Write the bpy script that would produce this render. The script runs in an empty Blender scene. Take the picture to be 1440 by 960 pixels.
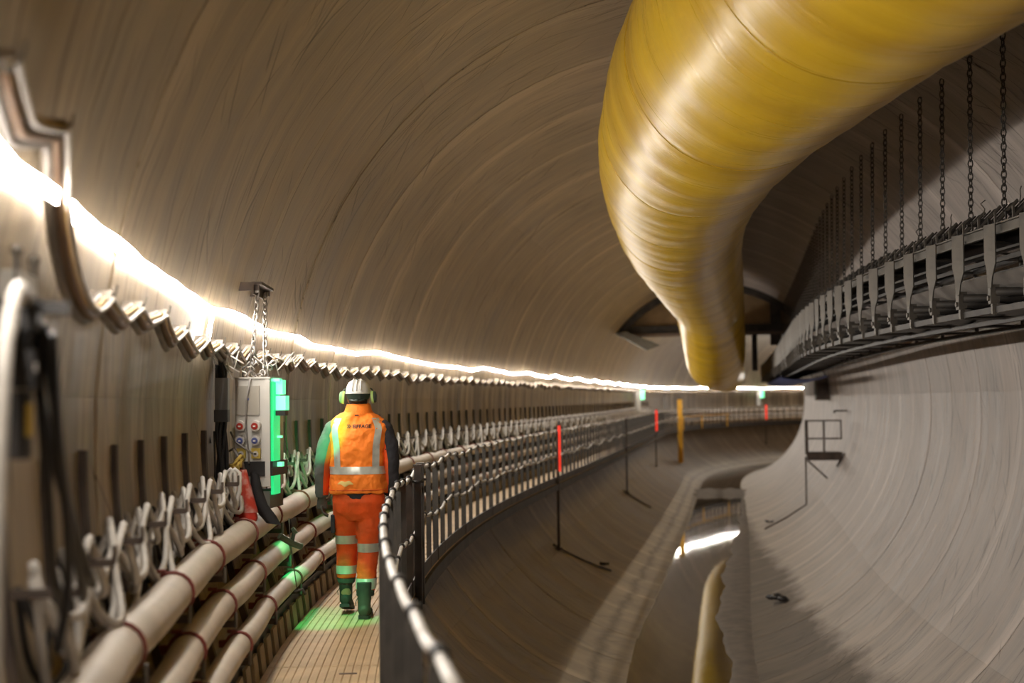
import bpy, math, random
import numpy as np
from mathutils import Vector, Matrix
from mathutils.bvhtree import BVHTree

PI = math.pi
scene = bpy.context.scene
COL = scene.collection
rng = random.Random(7)

# ------------------------------------------------------------------ tunnel path (plan curve), metres
RT = 4.0125                                   # inner radius of the lining
DS = 0.1
SG = np.arange(-8.0, 140.0, DS)
KNOT_S = [-8, 0, 12, 28, 60, 90, 140]
KNOT_K = [0.022121, 0.022121, 0.02012, -0.000508, -0.000508, 0.03844, 0.03844]
kk = np.interp(SG + DS / 2, KNOT_S, KNOT_K)
TH = np.concatenate([[0], np.cumsum(kk[:-1] * DS)])
i0 = int(round(8.0 / DS))
TH = TH - TH[i0]
thm = TH + kk * DS / 2
PX = np.concatenate([[0], np.cumsum(np.sin(thm[:-1]) * DS)]); PX -= PX[i0]
PY = np.concatenate([[0], np.cumsum(np.cos(thm[:-1]) * DS)]); PY -= PY[i0]

def theta(s): return float(np.interp(s, SG, TH))
def P(u, v, s):
    """u to the right of the tunnel axis, v up from it, s along it"""
    t = theta(s)
    return Vector((float(np.interp(s, SG, PX)) + u * math.cos(t), float(np.interp(s, SG, PY)) - u * math.sin(t), v))

# ------------------------------------------------------------------ camera
cam_d = bpy.data.cameras.new('camera'); cam = bpy.data.objects.new('camera', cam_d); COL.objects.link(cam)
cam_d.sensor_width = 36.0; cam_d.lens = 1944.0 / 1440 * 36
cR = Vector((0.97111, -0.23831, -0.01279)); cU = Vector((0.00234, -0.0441, 0.99902)); cF = Vector((0.23864, 0.97019, 0.04227))
cam.matrix_world = Matrix(((cR.x, cU.x, -cF.x, -3.36567), (cR.y, cU.y, -cF.y, 0.0), (cR.z, cU.z, -cF.z, 0.17989), (0, 0, 0, 1)))
cam_d.clip_start = 0.05; cam_d.clip_end = 400
cam_d.dof.use_dof = True; cam_d.dof.focus_distance = 10.9; cam_d.dof.aperture_fstop = 1.5
scene.camera = cam

# ------------------------------------------------------------------ world, exposure
w = bpy.data.worlds.new('world'); scene.world = w; w.use_nodes = True
w.node_tree.nodes['Background'].inputs[0].default_value = (0.012, 0.011, 0.010, 1)
w.node_tree.nodes['Background'].inputs[1].default_value = 1.0
scene.view_settings.view_transform = 'Standard'; scene.view_settings.look = 'None'
scene.view_settings.exposure = 0.0; scene.view_settings.gamma = 1.0; scene.view_settings.use_curve_mapping = False
LED_POWER = 150.0

# ------------------------------------------------------------------ materials
MATS = {}
def mat(name, color, rough=0.6, metal=0.0, var=0.15, vscale=6.0, bump=0.0, bscale=40.0, emit=None, estr=0.0, spec=0.5, dirt=None, dscale=3.0, damt=0.5):
    if name in MATS: return MATS[name]
    m = bpy.data.materials.new(name); m.use_nodes = True
    nt = m.node_tree; b = nt.nodes['Principled BSDF']
    b.inputs['Roughness'].default_value = rough; b.inputs['Metallic'].default_value = metal
    b.inputs['Specular IOR Level'].default_value = spec
    tc = nt.nodes.new('ShaderNodeTexCoord')
    n = nt.nodes.new('ShaderNodeTexNoise'); n.inputs['Scale'].default_value = vscale; n.inputs['Detail'].default_value = 5
    nt.links.new(tc.outputs['Object'], n.inputs['Vector'])
    r = nt.nodes.new('ShaderNodeMapRange'); r.inputs[1].default_value = 0.3; r.inputs[2].default_value = 0.7
    r.inputs[3].default_value = 1 - var; r.inputs[4].default_value = 1 + var
    nt.links.new(n.outputs['Fac'], r.inputs[0])
    mx = nt.nodes.new('ShaderNodeMix'); mx.data_type = 'RGBA'; mx.blend_type = 'MULTIPLY'; mx.inputs[0].default_value = 1
    mx.inputs[6].default_value = (*color, 1); nt.links.new(r.outputs[0], mx.inputs[7])
    out = mx.outputs[2]
    if dirt is not None:
        n2 = nt.nodes.new('ShaderNodeTexNoise'); n2.inputs['Scale'].default_value = dscale; n2.inputs['Detail'].default_value = 8
        nt.links.new(tc.outputs['Object'], n2.inputs['Vector'])
        r2 = nt.nodes.new('ShaderNodeMapRange'); r2.inputs[1].default_value = 0.45; r2.inputs[2].default_value = 0.65; r2.inputs[4].default_value = damt
        nt.links.new(n2.outputs['Fac'], r2.inputs[0])
        m2 = nt.nodes.new('ShaderNodeMix'); m2.data_type = 'RGBA'; nt.links.new(r2.outputs[0], m2.inputs[0])
        nt.links.new(out, m2.inputs[6]); m2.inputs[7].default_value = (*dirt, 1); out = m2.outputs[2]
    nt.links.new(out, b.inputs['Base Color'])
    if bump:
        n3 = nt.nodes.new('ShaderNodeTexNoise'); n3.inputs['Scale'].default_value = bscale; n3.inputs['Detail'].default_value = 4
        nt.links.new(tc.outputs['Object'], n3.inputs['Vector'])
        bp = nt.nodes.new('ShaderNodeBump'); bp.inputs['Strength'].default_value = bump; bp.inputs['Distance'].default_value = 0.01
        nt.links.new(n3.outputs['Fac'], bp.inputs['Height']); nt.links.new(bp.outputs[0], b.inputs['Normal'])
    if emit is not None:
        b.inputs['Emission Color'].default_value = (*emit, 1); b.inputs['Emission Strength'].default_value = estr
    MATS[name] = m
    return m

def lining_material():
    m = bpy.data.materials.new('concrete_lining'); m.use_nodes = True
    nt = m.node_tree; N = nt.nodes; L = nt.links; b = N['Principled BSDF']
    uv = N.new('ShaderNodeUVMap'); uv.uv_map = 'uv'
    sep = N.new('ShaderNodeSeparateXYZ'); L.new(uv.outputs[0], sep.inputs[0])
    def scaled(sx, sy, off=0.0):
        c = N.new('ShaderNodeMapping'); c.inputs['Scale'].default_value = (sx, sy, 1); c.inputs['Location'].default_value = (off, off * .7, 0)
        L.new(uv.outputs[0], c.inputs[0]); return c.outputs[0]
    def noise(vec, det=3, rough=.55):
        n = N.new('ShaderNodeTexNoise'); n.inputs['Scale'].default_value = 1; n.inputs['Detail'].default_value = det; n.inputs['Roughness'].default_value = rough
        L.new(vec, n.inputs['Vector']); return n.outputs['Fac']
    def rangef(f, a, c, lo, hi):
        r = N.new('ShaderNodeMapRange'); r.inputs[1].default_value = a; r.inputs[2].default_value = c; r.inputs[3].default_value = lo; r.inputs[4].default_value = hi
        L.new(f, r.inputs[0]); return r.outputs[0]
    def math_(op, a, c):
        q = N.new('ShaderNodeMath'); q.operation = op
        for i, x in enumerate((a, c)):
            if isinstance(x, (int, float)): q.inputs[i].default_value = x
            else: L.new(x, q.inputs[i])
        return q.outputs[0]
    streak = noise(scaled(3.2, .22), 5, .6)
    fine = noise(scaled(26, .5, 3.1), 3, .6)
    blot = noise(scaled(.5, .45, 9.2), 6, .6)
    mul = math_('MULTIPLY', rangef(streak, .3, .7, .72, 1.22), rangef(fine, .3, .7, .88, 1.1))
    mul = math_('MULTIPLY', mul, rangef(blot, .3, .7, .88, 1.1))
    # grazing light painted as a pale smear beside each ring joint, stronger on some rings
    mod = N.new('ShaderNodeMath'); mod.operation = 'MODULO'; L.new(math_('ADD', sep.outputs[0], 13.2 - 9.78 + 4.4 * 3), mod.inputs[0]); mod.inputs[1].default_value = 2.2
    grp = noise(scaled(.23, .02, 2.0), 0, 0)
    sheen = math_('MULTIPLY', rangef(mod.outputs[0], .12, .42, 1, 0), rangef(grp, .42, .6, .05, .38))
    mul = math_('MULTIPLY', mul, math_('ADD', 1.0, sheen))
    # thin dark scuffs left by lifting slings, in a few slants
    for ang, off, th in ((.35, 1.7, .69), (-.28, 5.9, .70), (1.0, 12.4, .72), (.1, 21., .69)):
        rt = N.new('ShaderNodeMapping'); rt.inputs['Rotation'].default_value = (0, 0, ang); rt.inputs['Location'].default_value = (off, off, 0)
        L.new(uv.outputs[0], rt.inputs[0])
        sc = N.new('ShaderNodeMapping'); sc.inputs['Scale'].default_value = (22, .9, 1); L.new(rt.outputs[0], sc.inputs[0])
        f = noise(sc.outputs[0], 1, .3)
        mul = math_('MULTIPLY', mul, rangef(f, th, th + .02, 1.0, .5))
    # brown drip stains running down below the cable bundle on the left wall
    st = noise(scaled(2.6, .12, 6.6), 4, .6)
    zone = math_('MULTIPLY', rangef(sep.outputs[1], -6.85, -6.6, 0, 1), rangef(sep.outputs[1], -6.0, -5.0, 1, 0))
    mul = math_('MULTIPLY', mul, math_('SUBTRACT', 1.0, math_('MULTIPLY', zone, rangef(st, .46, .56, -.12, .38))))
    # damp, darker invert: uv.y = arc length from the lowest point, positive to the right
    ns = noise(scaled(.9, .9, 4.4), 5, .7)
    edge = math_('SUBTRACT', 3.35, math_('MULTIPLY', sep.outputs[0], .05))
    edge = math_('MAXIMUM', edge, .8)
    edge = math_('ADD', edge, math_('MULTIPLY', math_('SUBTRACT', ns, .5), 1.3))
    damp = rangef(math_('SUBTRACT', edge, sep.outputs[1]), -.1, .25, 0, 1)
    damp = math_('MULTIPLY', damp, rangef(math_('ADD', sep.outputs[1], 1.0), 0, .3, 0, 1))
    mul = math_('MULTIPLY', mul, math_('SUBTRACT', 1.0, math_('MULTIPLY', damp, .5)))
    # silt line left of the water
    d = math_('ABSOLUTE', math_('ADD', sep.outputs[1], math_('ADD', 1.42, math_('MULTIPLY', math_('SUBTRACT', ns, .5), .5))), 0)
    mul = math_('MULTIPLY', mul, rangef(d, 0, .12, .55, 1.0))
    # brown left, paler right: grazing and full light put into the base colour
    ramp = N.new('ShaderNodeMix'); ramp.data_type = 'RGBA'
    L.new(rangef(sep.outputs[1], -5.5, -.6, 0, 1), ramp.inputs[0])
    ramp.inputs[6].default_value = (.36, .285, .195, 1); ramp.inputs[7].default_value = (.35, .285, .205, 1)
    ramp2 = N.new('ShaderNodeMix'); ramp2.data_type = 'RGBA'
    L.new(rangef(sep.outputs[1], 0.5, 4.0, 0, 1), ramp2.inputs[0]); L.new(ramp.outputs[2], ramp2.inputs[6]); ramp2.inputs[7].default_value = (.44, .385, .35, 1)
    mx = N.new('ShaderNodeMix'); mx.data_type = 'RGBA'; mx.blend_type = 'MULTIPLY'; mx.inputs[0].default_value = 1
    L.new(ramp2.outputs[2], mx.inputs[6]); L.new(mul, mx.inputs[7]); L.new(mx.outputs[2], b.inputs['Base Color'])
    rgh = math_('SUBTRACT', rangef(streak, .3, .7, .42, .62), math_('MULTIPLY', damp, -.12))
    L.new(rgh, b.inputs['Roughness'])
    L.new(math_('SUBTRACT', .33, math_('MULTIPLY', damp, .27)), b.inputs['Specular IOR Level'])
    bp = N.new('ShaderNodeBump'); bp.inputs['Strength'].default_value = .35; bp.inputs['Distance'].default_value = .02
    hh = math_('ADD', math_('MULTIPLY', streak, .6), math_('MULTIPLY', fine, .25))
    L.new(hh, bp.inputs['Height']); L.new(bp.outputs[0], b.inputs['Normal'])
    return m

def duct_material():
    m = bpy.data.materials.new('yellow_duct_fabric'); m.use_nodes = True
    nt = m.node_tree; N = nt.nodes; L = nt.links; b = N['Principled BSDF']
    uv = N.new('ShaderNodeUVMap'); uv.uv_map = 'uv'
    def nz(sx, sy, det, off=0):
        c = N.new('ShaderNodeMapping'); c.inputs['Scale'].default_value = (sx, sy, 1); c.inputs['Location'].default_value = (off, off, 0); L.new(uv.outputs[0], c.inputs[0])
        n = N.new('ShaderNodeTexNoise'); n.inputs['Scale'].default_value = 1; n.inputs['Detail'].default_value = det
        L.new(c.outputs[0], n.inputs['Vector']); return n.outputs['Fac']
    a = nz(22, .8, 4); c2 = nz(2.0, .5, 4, 7)
    r = N.new('ShaderNodeValToRGB'); L.new(c2, r.inputs[0])
    r.color_ramp.elements[0].position = .3; r.color_ramp.elements[0].color = (.58, .34, .010, 1)
    r.color_ramp.elements[1].position = .7; r.color_ramp.elements[1].color = (.82, .54, .028, 1)
    L.new(r.outputs[0], b.inputs['Base Color'])
    rr = N.new('ShaderNodeMapRange'); rr.inputs[1].default_value = .3; rr.inputs[2].default_value = .7; rr.inputs[3].default_value = .25; rr.inputs[4].default_value = .42
    L.new(a, rr.inputs[0]); L.new(rr.outputs[0], b.inputs['Roughness'])
    bp = N.new('ShaderNodeBump'); bp.inputs['Strength'].default_value = .4; bp.inputs['Distance'].default_value = .006
    L.new(a, bp.inputs['Height']); 
    bp2 = N.new('ShaderNodeBump'); bp2.inputs['Strength'].default_value = .5; bp2.inputs['Distance'].default_value = .03
    L.new(c2, bp2.inputs['Height']); L.new(bp.outputs[0], bp2.inputs['Normal']); L.new(bp2.outputs[0], b.inputs['Normal'])
    b.inputs['Specular IOR Level'].default_value = .6
    return m

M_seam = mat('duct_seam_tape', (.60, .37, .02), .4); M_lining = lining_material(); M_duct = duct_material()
M_back = mat('joint_mortar', (.10, .085, .07), .9)
M_dark = mat('dark_steel', (.045, .04, .037), .55, .3, dirt=(.13, .11, .09), damt=.4)
M_rust = mat('rusty_steel', (.075, .055, .045), .7, .2, dirt=(.16, .12, .09), damt=.5)
M_galv = mat('dusty_galvanised_steel', (.15, .135, .115), .5, .3, var=.25, dirt=(.14, .12, .1), bump=.2)
M_fence = mat('fence_steel', (.06, .055, .05), .55, .3, dirt=(.15, .13, .11), damt=.4)
M_tube = mat('white_plastic_tube', (.62, .60, .57), .45, dirt=(.35, .31, .26), damt=.6, dscale=8)
M_pipe = mat('dusty_white_pipe', (.58, .50, .415), .5, var=.1, dirt=(.36, .30, .23), damt=.55, dscale=3, bump=.15, bscale=15)
M_red = mat('red_clamp_rubber', (.20, .04, .03), .6, dirt=(.22, .12, .09))
M_cable = mat('white_cable', (.58, .54, .49), .5, dirt=(.33, .29, .24), dscale=9)
M_black = mat('black_rubber', (.012, .011, .011), .5, dirt=(.05, .04, .035), damt=.5)
M_blackmat = mat('black_fabric', (.018, .017, .018), .85)
M_tan = mat('tan_decking', (.52, .37, .20), .6, var=.14, vscale=4, dirt=(.33, .22, .12), damt=.4, bump=.15, bscale=60)
M_tan2 = mat('tan_kick_board', (.30, .23, .15), .7, var=.2)
M_brown = mat('brown_cable', (.17, .10, .055), .55)
M_ochre = mat('ochre_cable', (.45, .30, .10), .5)
M_greyc = mat('grey_cable', (.20, .18, .165), .55, dirt=(.36, .3, .25))
M_cab = mat('grey_cabinet_paint', (.52, .50, .46), .45, var=.06, dirt=(.38, .34, .28), damt=.3)
M_cabin = mat('beige_hatch', (.36, .33, .28), .4, var=.05)
M_sockr = mat('red_socket', (.45, .04, .025), .4)
M_sockb = mat('blue_socket', (.10, .13, .38), .4)
M_sockw = mat('grey_socket_body', (.55, .52, .48), .45)
M_socky = mat('yellow_socket', (.45, .33, .06), .5)
M_chain = mat('chain_steel', (.30, .28, .26), .35, .8, dirt=(.2, .16, .12))
M_chaind = mat('grimy_chain_steel', (.10, .09, .08), .55, .5)
M_led = mat('led_strip', (.9, .9, .9), .5, emit=(1.0, .93, .84), estr=LED_POWER)
M_green = mat('green_lamp', (.05, .5, .2), .4, emit=(.0, .62, .17), estr=1.0)
M_greenhot = mat('green_lamp_lens', (.3, .9, .6), .4, emit=(.12, .85, .38), estr=1.5)
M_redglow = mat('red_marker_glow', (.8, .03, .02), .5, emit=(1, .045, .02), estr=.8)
M_redpl = mat('red_plastic', (.7, .05, .03), .5)
M_yel = mat('yellow_paint', (.80, .42, .03), .5, emit=None)
M_orange = mat('orange_cloth', (1.0, .235, .018), .75, var=.07, bump=.3, bscale=60)
M_orange2 = mat('orange_work_trousers', (.86, .095, .008), .8, var=.12, bump=.35, bscale=50, dirt=(.45, .12, .04), damt=.35, dscale=5)
M_refl = mat('silver_reflective_tape', (.62, .63, .58), .35, .3, var=.1, dirt=(.42, .42, .38), dscale=14)
M_navy = mat('dark_jacket_cloth', (.028, .026, .032), .85, bump=.3, bscale=50)
M_sleeve = mat('slate_sleeve_cloth', (.12, .13, .125), .85, bump=.3, bscale=50)
M_skin = mat('skin', (.42, .22, .14), .6)
M_hair = mat('hair', (.03, .02, .015), .8)
M_helm = mat('white_helmet_shell', (.78, .77, .73), .35, var=.05, dirt=(.45, .42, .36), damt=.25)
M_muff = mat('lime_ear_muff', (.42, .62, .18), .5)
M_muffd = mat('dark_ear_muff', (.03, .045, .035), .5)
M_boot = mat('black_work_boot', (.035, .032, .03), .7, dirt=(.10, .085, .07), damt=.6)
M_cuff = mat('dark_trouser_cuff', (.05, .055, .05), .85)
M_glove = mat('grey_work_glove', (.10, .095, .085), .8)
M_letter = mat('dark_print', (.05, .03, .025), .7)
M_belt = mat('conveyor_belt_canvas', (.33, .30, .28), .6, var=.25, dirt=(.16, .14, .12), bump=.4, bscale=12)
M_beltblack = mat('black_conveyor_belt', (.012, .011, .011), .45)
M_blue = mat('blue_sheeting', (.03, .06, .28), .6)
M_brownpanel = mat('brown_panel', (.30, .20, .10), .7, var=.25, vscale=2)
M_flange = mat('grey_flange', (.14, .13, .105), .7)
M_silt = mat('pale_silt', (.15, .12, .09), .8, var=.25, vscale=5, bump=.4, bscale=20)
M_clear = mat('milky_plastic_sheet', (.55, .48, .44), .25, var=.2, vscale=12)
M_strap = mat('dusty_cloth_strap', (.27, .23, .19), .85)
M_label = mat('ochre_tag', (.6, .40, .05), .5)
M_white = mat('white_plastic', (.72, .69, .64), .45)
M_greypost = mat('green_grey_sleeve', (.03, .07, .055), .7)

def water_material():
    m = bpy.data.materials.new('still_muddy_water'); m.use_nodes = True
    nt = m.node_tree; b = nt.nodes['Principled BSDF']
    b.inputs['Base Color'].default_value = (.05, .042, .032, 1); b.inputs['Roughness'].default_value = .03
    b.inputs['IOR'].default_value = 1.5; b.inputs['Specular IOR Level'].default_value = .9
    n = nt.nodes.new('ShaderNodeTexNoise'); n.inputs['Scale'].default_value = 1.3; n.inputs['Detail'].default_value = 2
    tc = nt.nodes.new('ShaderNodeTexCoord'); nt.links.new(tc.outputs['Object'], n.inputs['Vector'])
    bp = nt.nodes.new('ShaderNodeBump'); bp.inputs['Strength'].default_value = .06; bp.inputs['Distance'].default_value = .02
    nt.links.new(n.outputs['Fac'], bp.inputs['Height']); nt.links.new(bp.outputs[0], b.inputs['Normal'])
    return m
M_water = water_material()

# ------------------------------------------------------------------ mesh builder
class MB:
    def __init__(self): self.v = []; self.f = []; self.m = []; self.uv = []
    def quadgrid(self, rows, closed=False, mi=0, uvs=None):
        """rows: list of lists of points of equal length"""
        b0 = len(self.v); n = len(rows[0])
        for r in rows: self.v += [tuple(p) for p in r]
        for i in range(len(rows) - 1):
            for j in range(n if closed else n - 1):
                j2 = (j + 1) % n
                self.f.append((b0 + i * n + j, b0 + i * n + j2, b0 + (i + 1) * n + j2, b0 + (i + 1) * n + j)); self.m.append(mi)
                if uvs is not None:
                    self.uv.append((uvs(i, j), uvs(i, j + 1), uvs(i + 1, j + 1), uvs(i + 1, j)))
        return b0
    def cap(self, idx, mi=0):
        self.f.append(tuple(idx)); self.m.append(mi)
    def box(self, c, d, ax=None, mi=0, taper=1.0):
        """c centre, d full sizes, ax optional 3 axes (Vectors)"""
        c = Vector(c); X, Y, Z = ax if ax else (Vector((1, 0, 0)), Vector((0, 1, 0)), Vector((0, 0, 1)))
        b0 = len(self.v)
        for k in (-1, 1):
            t = taper if k > 0 else 1.0
            for i, j in ((-1, -1), (1, -1), (1, 1), (-1, 1)):
                self.v.append(tuple(c + X * (i * d[0] / 2 * t) + Y * (j * d[1] / 2 * t) + Z * (k * d[2] / 2)))
        for q in ((3, 2, 1, 0), (4, 5, 6, 7), (0, 1, 5, 4), (1, 2, 6, 5), (2, 3, 7, 6), (3, 0, 4, 7)):
            self.f.append(tuple(b0 + x for x in q)); self.m.append(mi)
    def tube(self, pts, r, n=8, mi=0, caps=True, closed=False):
        pts = [Vector(p) for p in pts]
        rows = []; up = None
        N = len(pts)
        for i, p in enumerate(pts):
            if closed: t = pts[(i + 1) % N] - pts[i - 1]
            else: t = pts[min(i + 1, N - 1)] - pts[max(i - 1, 0)]
            if t.length < 1e-9: t = Vector((0, 0, 1))
            t.normalize()
            if up is None:
                up = Vector((0, 0, 1)) if abs(t.z) < .9 else Vector((1, 0, 0))
            up = (up - t * up.dot(t))
            if up.length < 1e-6: up = t.orthogonal()
            up.normalize(); sd = t.cross(up)
            rr = r[i] if isinstance(r, (list, tuple)) else r
            ra, rb = rr if isinstance(rr, (list, tuple)) else (rr, rr)
            rows.append([p + sd * (ra * math.cos(a)) + up * (rb * math.sin(a)) for a in (2 * PI * k / n for k in range(n))])
        if closed: rows.append(rows[0])
        b0 = self.quadgrid(rows, True, mi)
        if caps and not closed:
            self.cap([b0 + k for k in range(n)][::-1], mi); self.cap([b0 + (N - 1) * n + k for k in range(n)], mi)
    def loft(self, rings, n=24, mi=0, caps=True, e=1.0):
        """rings: (x, y, z, rx, ry) horizontal ellipses"""
        rows = []
        for (x, y, z, rx, ry) in rings:
            row = []
            for k in range(n):
                a = 2 * PI * k / n; ca, sa = math.cos(a), math.sin(a)
                row.append((x + rx * math.copysign(abs(ca) ** e, ca), y + ry * math.copysign(abs(sa) ** e, sa), z))
            rows.append(row)
        b0 = self.quadgrid(rows, True, mi)
        if caps:
            self.cap([b0 + k for k in range(n)][::-1], mi); self.cap([b0 + (len(rings) - 1) * n + k for k in range(n)], mi)
    def sphere(self, c, r, nu=12, nv=8, mi=0):
        rx, ry, rz = r if isinstance(r, (tuple, list)) else (r, r, r)
        self.loft([(c[0], c[1], c[2] + rz * math.sin(a), max(1e-4, rx * math.cos(a)), max(1e-4, ry * math.cos(a))) for a in (-PI / 2 + PI * k / nv for k in range(nv + 1))], nu, mi)
    def torus(self, c, R_, r_, ax, n=16, m=6, mi=0):
        X, Y = ax
        self.tube([Vector(c) + X * (R_ * math.cos(2 * PI * k / n)) + Y * (R_ * math.sin(2 * PI * k / n)) for k in range(n)], r_, m, mi, closed=True)
    def mesh(self, name, mats, smooth=False, inv=None):
        me = bpy.data.meshes.new(name)
        vs = self.v if inv is None else [tuple(inv @ Vector(p)) for p in self.v]
        me.from_pydata(vs, [], self.f)
        for mm in (mats if isinstance(mats, (list, tuple)) else [mats]): me.materials.append(mm)
        if len(me.materials) > 1: me.polygons.foreach_set('material_index', self.m)
        if self.uv and len(self.uv) == len(self.f):
            l = me.uv_layers.new(name='uv'); flat = []
            for q in self.uv:
                for c in q: flat += [c[0], c[1]]
            l.data.foreach_set('uv', flat)
        me.update()
        if smooth is True: me.shade_smooth()
        elif smooth:
            me.shade_smooth()
            try: me.set_sharp_from_angle(angle=math.radians(smooth))
            except Exception: pass
        return me
    def build(self, name, mats, parent=None, smooth=False, world=False):
        inv = None
        if parent is not None and world:
            inv = WM[parent.name].inverted()
        me = self.mesh(name, mats, smooth, inv)
        o = bpy.data.objects.new(name, me); COL.objects.link(o)
        if parent is not None: o.parent = parent
        WM[o.name] = WM[parent.name].copy() if parent is not None else Matrix.Identity(4)
        return o
WM = {}
def tag(o, label=None, cat=None, group=None, kind=None):
    if label: o['label'] = label
    if cat: o['category'] = cat
    if group: o['group'] = group
    if kind: o['kind'] = kind
    return o
def root(name, loc, rz=0.0, label=None, cat=None, group=None, kind=None):
    o = bpy.data.objects.new(name, None); COL.objects.link(o); o.empty_display_size = .1
    o.location = loc; o.rotation_euler = (0, 0, rz)
    WM[o.name] = Matrix.Translation(Vector(loc)) @ Matrix.Rotation(rz, 4, 'Z')
    return tag(o, label, cat, group, kind)
def rootp(name, u, v, s, label=None, cat=None, group=None, kind=None, turn=0.0):
    return root(name, P(u, v, s), -theta(s) + turn, label, cat, group, kind)
def duplicate(src, loc, rz, label=None, group=None):
    r = src.copy(); COL.objects.link(r); r.location = loc; r.rotation_euler = (0, 0, rz)
    WM[r.name] = Matrix.Translation(Vector(loc)) @ Matrix.Rotation(rz, 4, 'Z')
    if label: r['label'] = label
    if group: r['group'] = group
    for ch in list(src.children):
        c = ch.copy(); COL.objects.link(c); c.parent = r
        for g in list(ch.children):
            d = g.copy(); COL.objects.link(d); d.parent = c
    return r
X3, Y3, Z3 = Vector((1, 0, 0)), Vector((0, 1, 0)), Vector((0, 0, 1))
def wallu(v, off=0.0, side=-1):                                    # u of the lining face at height v
    return side * (math.sqrt(max(0, RT * RT - v * v)) - off)
ORD = ['first', 'second', 'third', 'fourth', 'fifth', 'sixth', 'seventh', 'eighth', 'ninth', 'tenth', 'eleventh', 'twelfth', 'thirteenth', 'fourteenth', 'fifteenth', 'sixteenth']
def lerp(x, xs, ys): return float(np.interp(x, xs, ys))
def hash01(k, j=0): return random.Random(k * 7919 + j * 104729 + 13).random()

# ------------------------------------------------------------------ lining: shell + segments
RW = 2.2; S_JOINT = 9.78; K0 = -5; K1 = 48
rings = [(S_JOINT + RW * (k - 4), S_JOINT + RW * (k - 3)) for k in range(K0 + 4, K1)]
s_lo, s_hi = rings[0][0], rings[-1][1]
sectors = {                                                      # name: (phi from, to, pieces) degrees, 0 = right, 90 = crown
    'wall_right': (-42, 48, 2), 'ceiling': (48, 132, 2), 'wall_left': (132, 222, 2), 'floor': (222, 318, 2)}
def arcv(ph):                                                    # arc length from the lowest point, positive right
    a = ph + PI / 2
    while a > PI: a -= 2 * PI
    while a <= -PI: a += 2 * PI
    return a * RT
labels = {'wall_right': 'right flank of the concrete tunnel lining below the conveyor', 'ceiling': 'concrete tunnel crown above the yellow duct',
          'wall_left': 'left flank of the concrete tunnel lining carrying the light strip', 'floor': 'curved concrete tunnel invert with the puddle in it'}
for sec, (a0, a1, npc) in sectors.items():
    mb = MB(); a0r, a1r = math.radians(a0), math.radians(a1); rb = RT + .035
    ss = np.arange(s_lo, s_hi + .01, 1.1); nphi = 16
    rows = [[P(rb * math.cos(a0r + (a1r - a0r) * j / nphi), rb * math.sin(a0r + (a1r - a0r) * j / nphi), float(s)) for j in range(nphi + 1)] for s in ss]
    mb.quadgrid(rows, mi=0)
    rows2 = [[P((rb + .3) * math.cos(a0r + (a1r - a0r) * j / nphi), (rb + .3) * math.sin(a0r + (a1r - a0r) * j / nphi), float(s)) for j in range(nphi, -1, -1)] for s in ss]
    mb.quadgrid(rows2, mi=0)
    shell = mb.build(sec, M_back, smooth=True)
    tag(shell, labels[sec], kind='structure')
    # direction from the tunnel axis in this sector; segments of each ring
    for ri, (sa, sb) in enumerate(rings):
        stag = math.radians(0)
        for q in range(npc):
            p0 = a0r + (a1r - a0r) * q / npc; p1 = a0r + (a1r - a0r) * (q + 1) / npc
            g = .0022
            h = hash01(ri, q + len(sec)); cone = (hash01(ri, 77) - .5) * .018; dr = (hash01(ri, 5) - .5) * .006 + (h - .5) * .001
            na, ns = 10, 3
            def pt(ph, s, r_): return P(r_ * math.cos(ph), r_ * math.sin(ph), s)
            gp = g / RT
            gp = .0006 / RT; phs = [p0 + gp + (p1 - p0 - 2 * gp) * j / na for j in range(na + 1)]
            sv = [sa + g + (sb - sa - 2 * g) * i / ns for i in range(ns + 1)]
            def rad(s): return RT + dr + cone * ((s - sa) / (sb - sa) - .5)
            rows = [[pt(ph, s, rad(s)) for ph in phs] for s in sv]
            sb_ = MB()
            uvf = lambda i, j, sv=sv, phs=phs, ri=ri: (sv[i] , arcv(phs[j]) if True else 0)
            e = .012
            # bevelled rim going back to the shell
            def ringrow(r_off, inset):
                out = []
                for ph in phs: out.append(pt(ph, sv[0] - 0 * inset, rad(sv[0]) + r_off))
                return out
            sb_.quadgrid(rows, uvs=lambda i, j: (sv[i], arcv(phs[0]) + (phs[j] - phs[0]) * RT))
            rimuv = (0.0, 0.0)
            for row, s in ((rows[0], sv[0]), (rows[-1], sv[-1])):
                sb_.quadgrid([row, [pt(ph, s, RT + .04) for ph in phs]], uvs=lambda i, j, s=s: (s + i * .02, arcv(phs[0]) + (phs[j] - phs[0]) * RT))
            for ph in (phs[0], phs[-1]):
                sb_.quadgrid([[pt(ph, s, rad(s)) for s in sv], [pt(ph, s, RT + .04) for s in sv]], uvs=lambda i, j, ph=ph: (sv[j], arcv(phs[0]) + (ph - phs[0]) * RT + i * .02))
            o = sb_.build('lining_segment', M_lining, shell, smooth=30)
# end wall far beyond the bend, closing the tunnel behind the camera too
for nm, s in (('wall_far', s_hi), ('wall_behind', s_lo)):
    mb = MB(); t = Vector((math.sin(theta(s)), math.cos(theta(s)), 0))
    for k in (0, 1):
        pts = [P(4.4 * math.cos(2 * PI * j / 32), 4.4 * math.sin(2 * PI * j / 32), s) + t * (k * .2) for j in range(32)]
        b0 = len(mb.v); mb.v += [tuple(p) for p in pts]; mb.cap([b0 + j for j in range(32)])
    tag(mb.build(nm, M_back), 'dark end of the tunnel', kind='structure')

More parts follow.
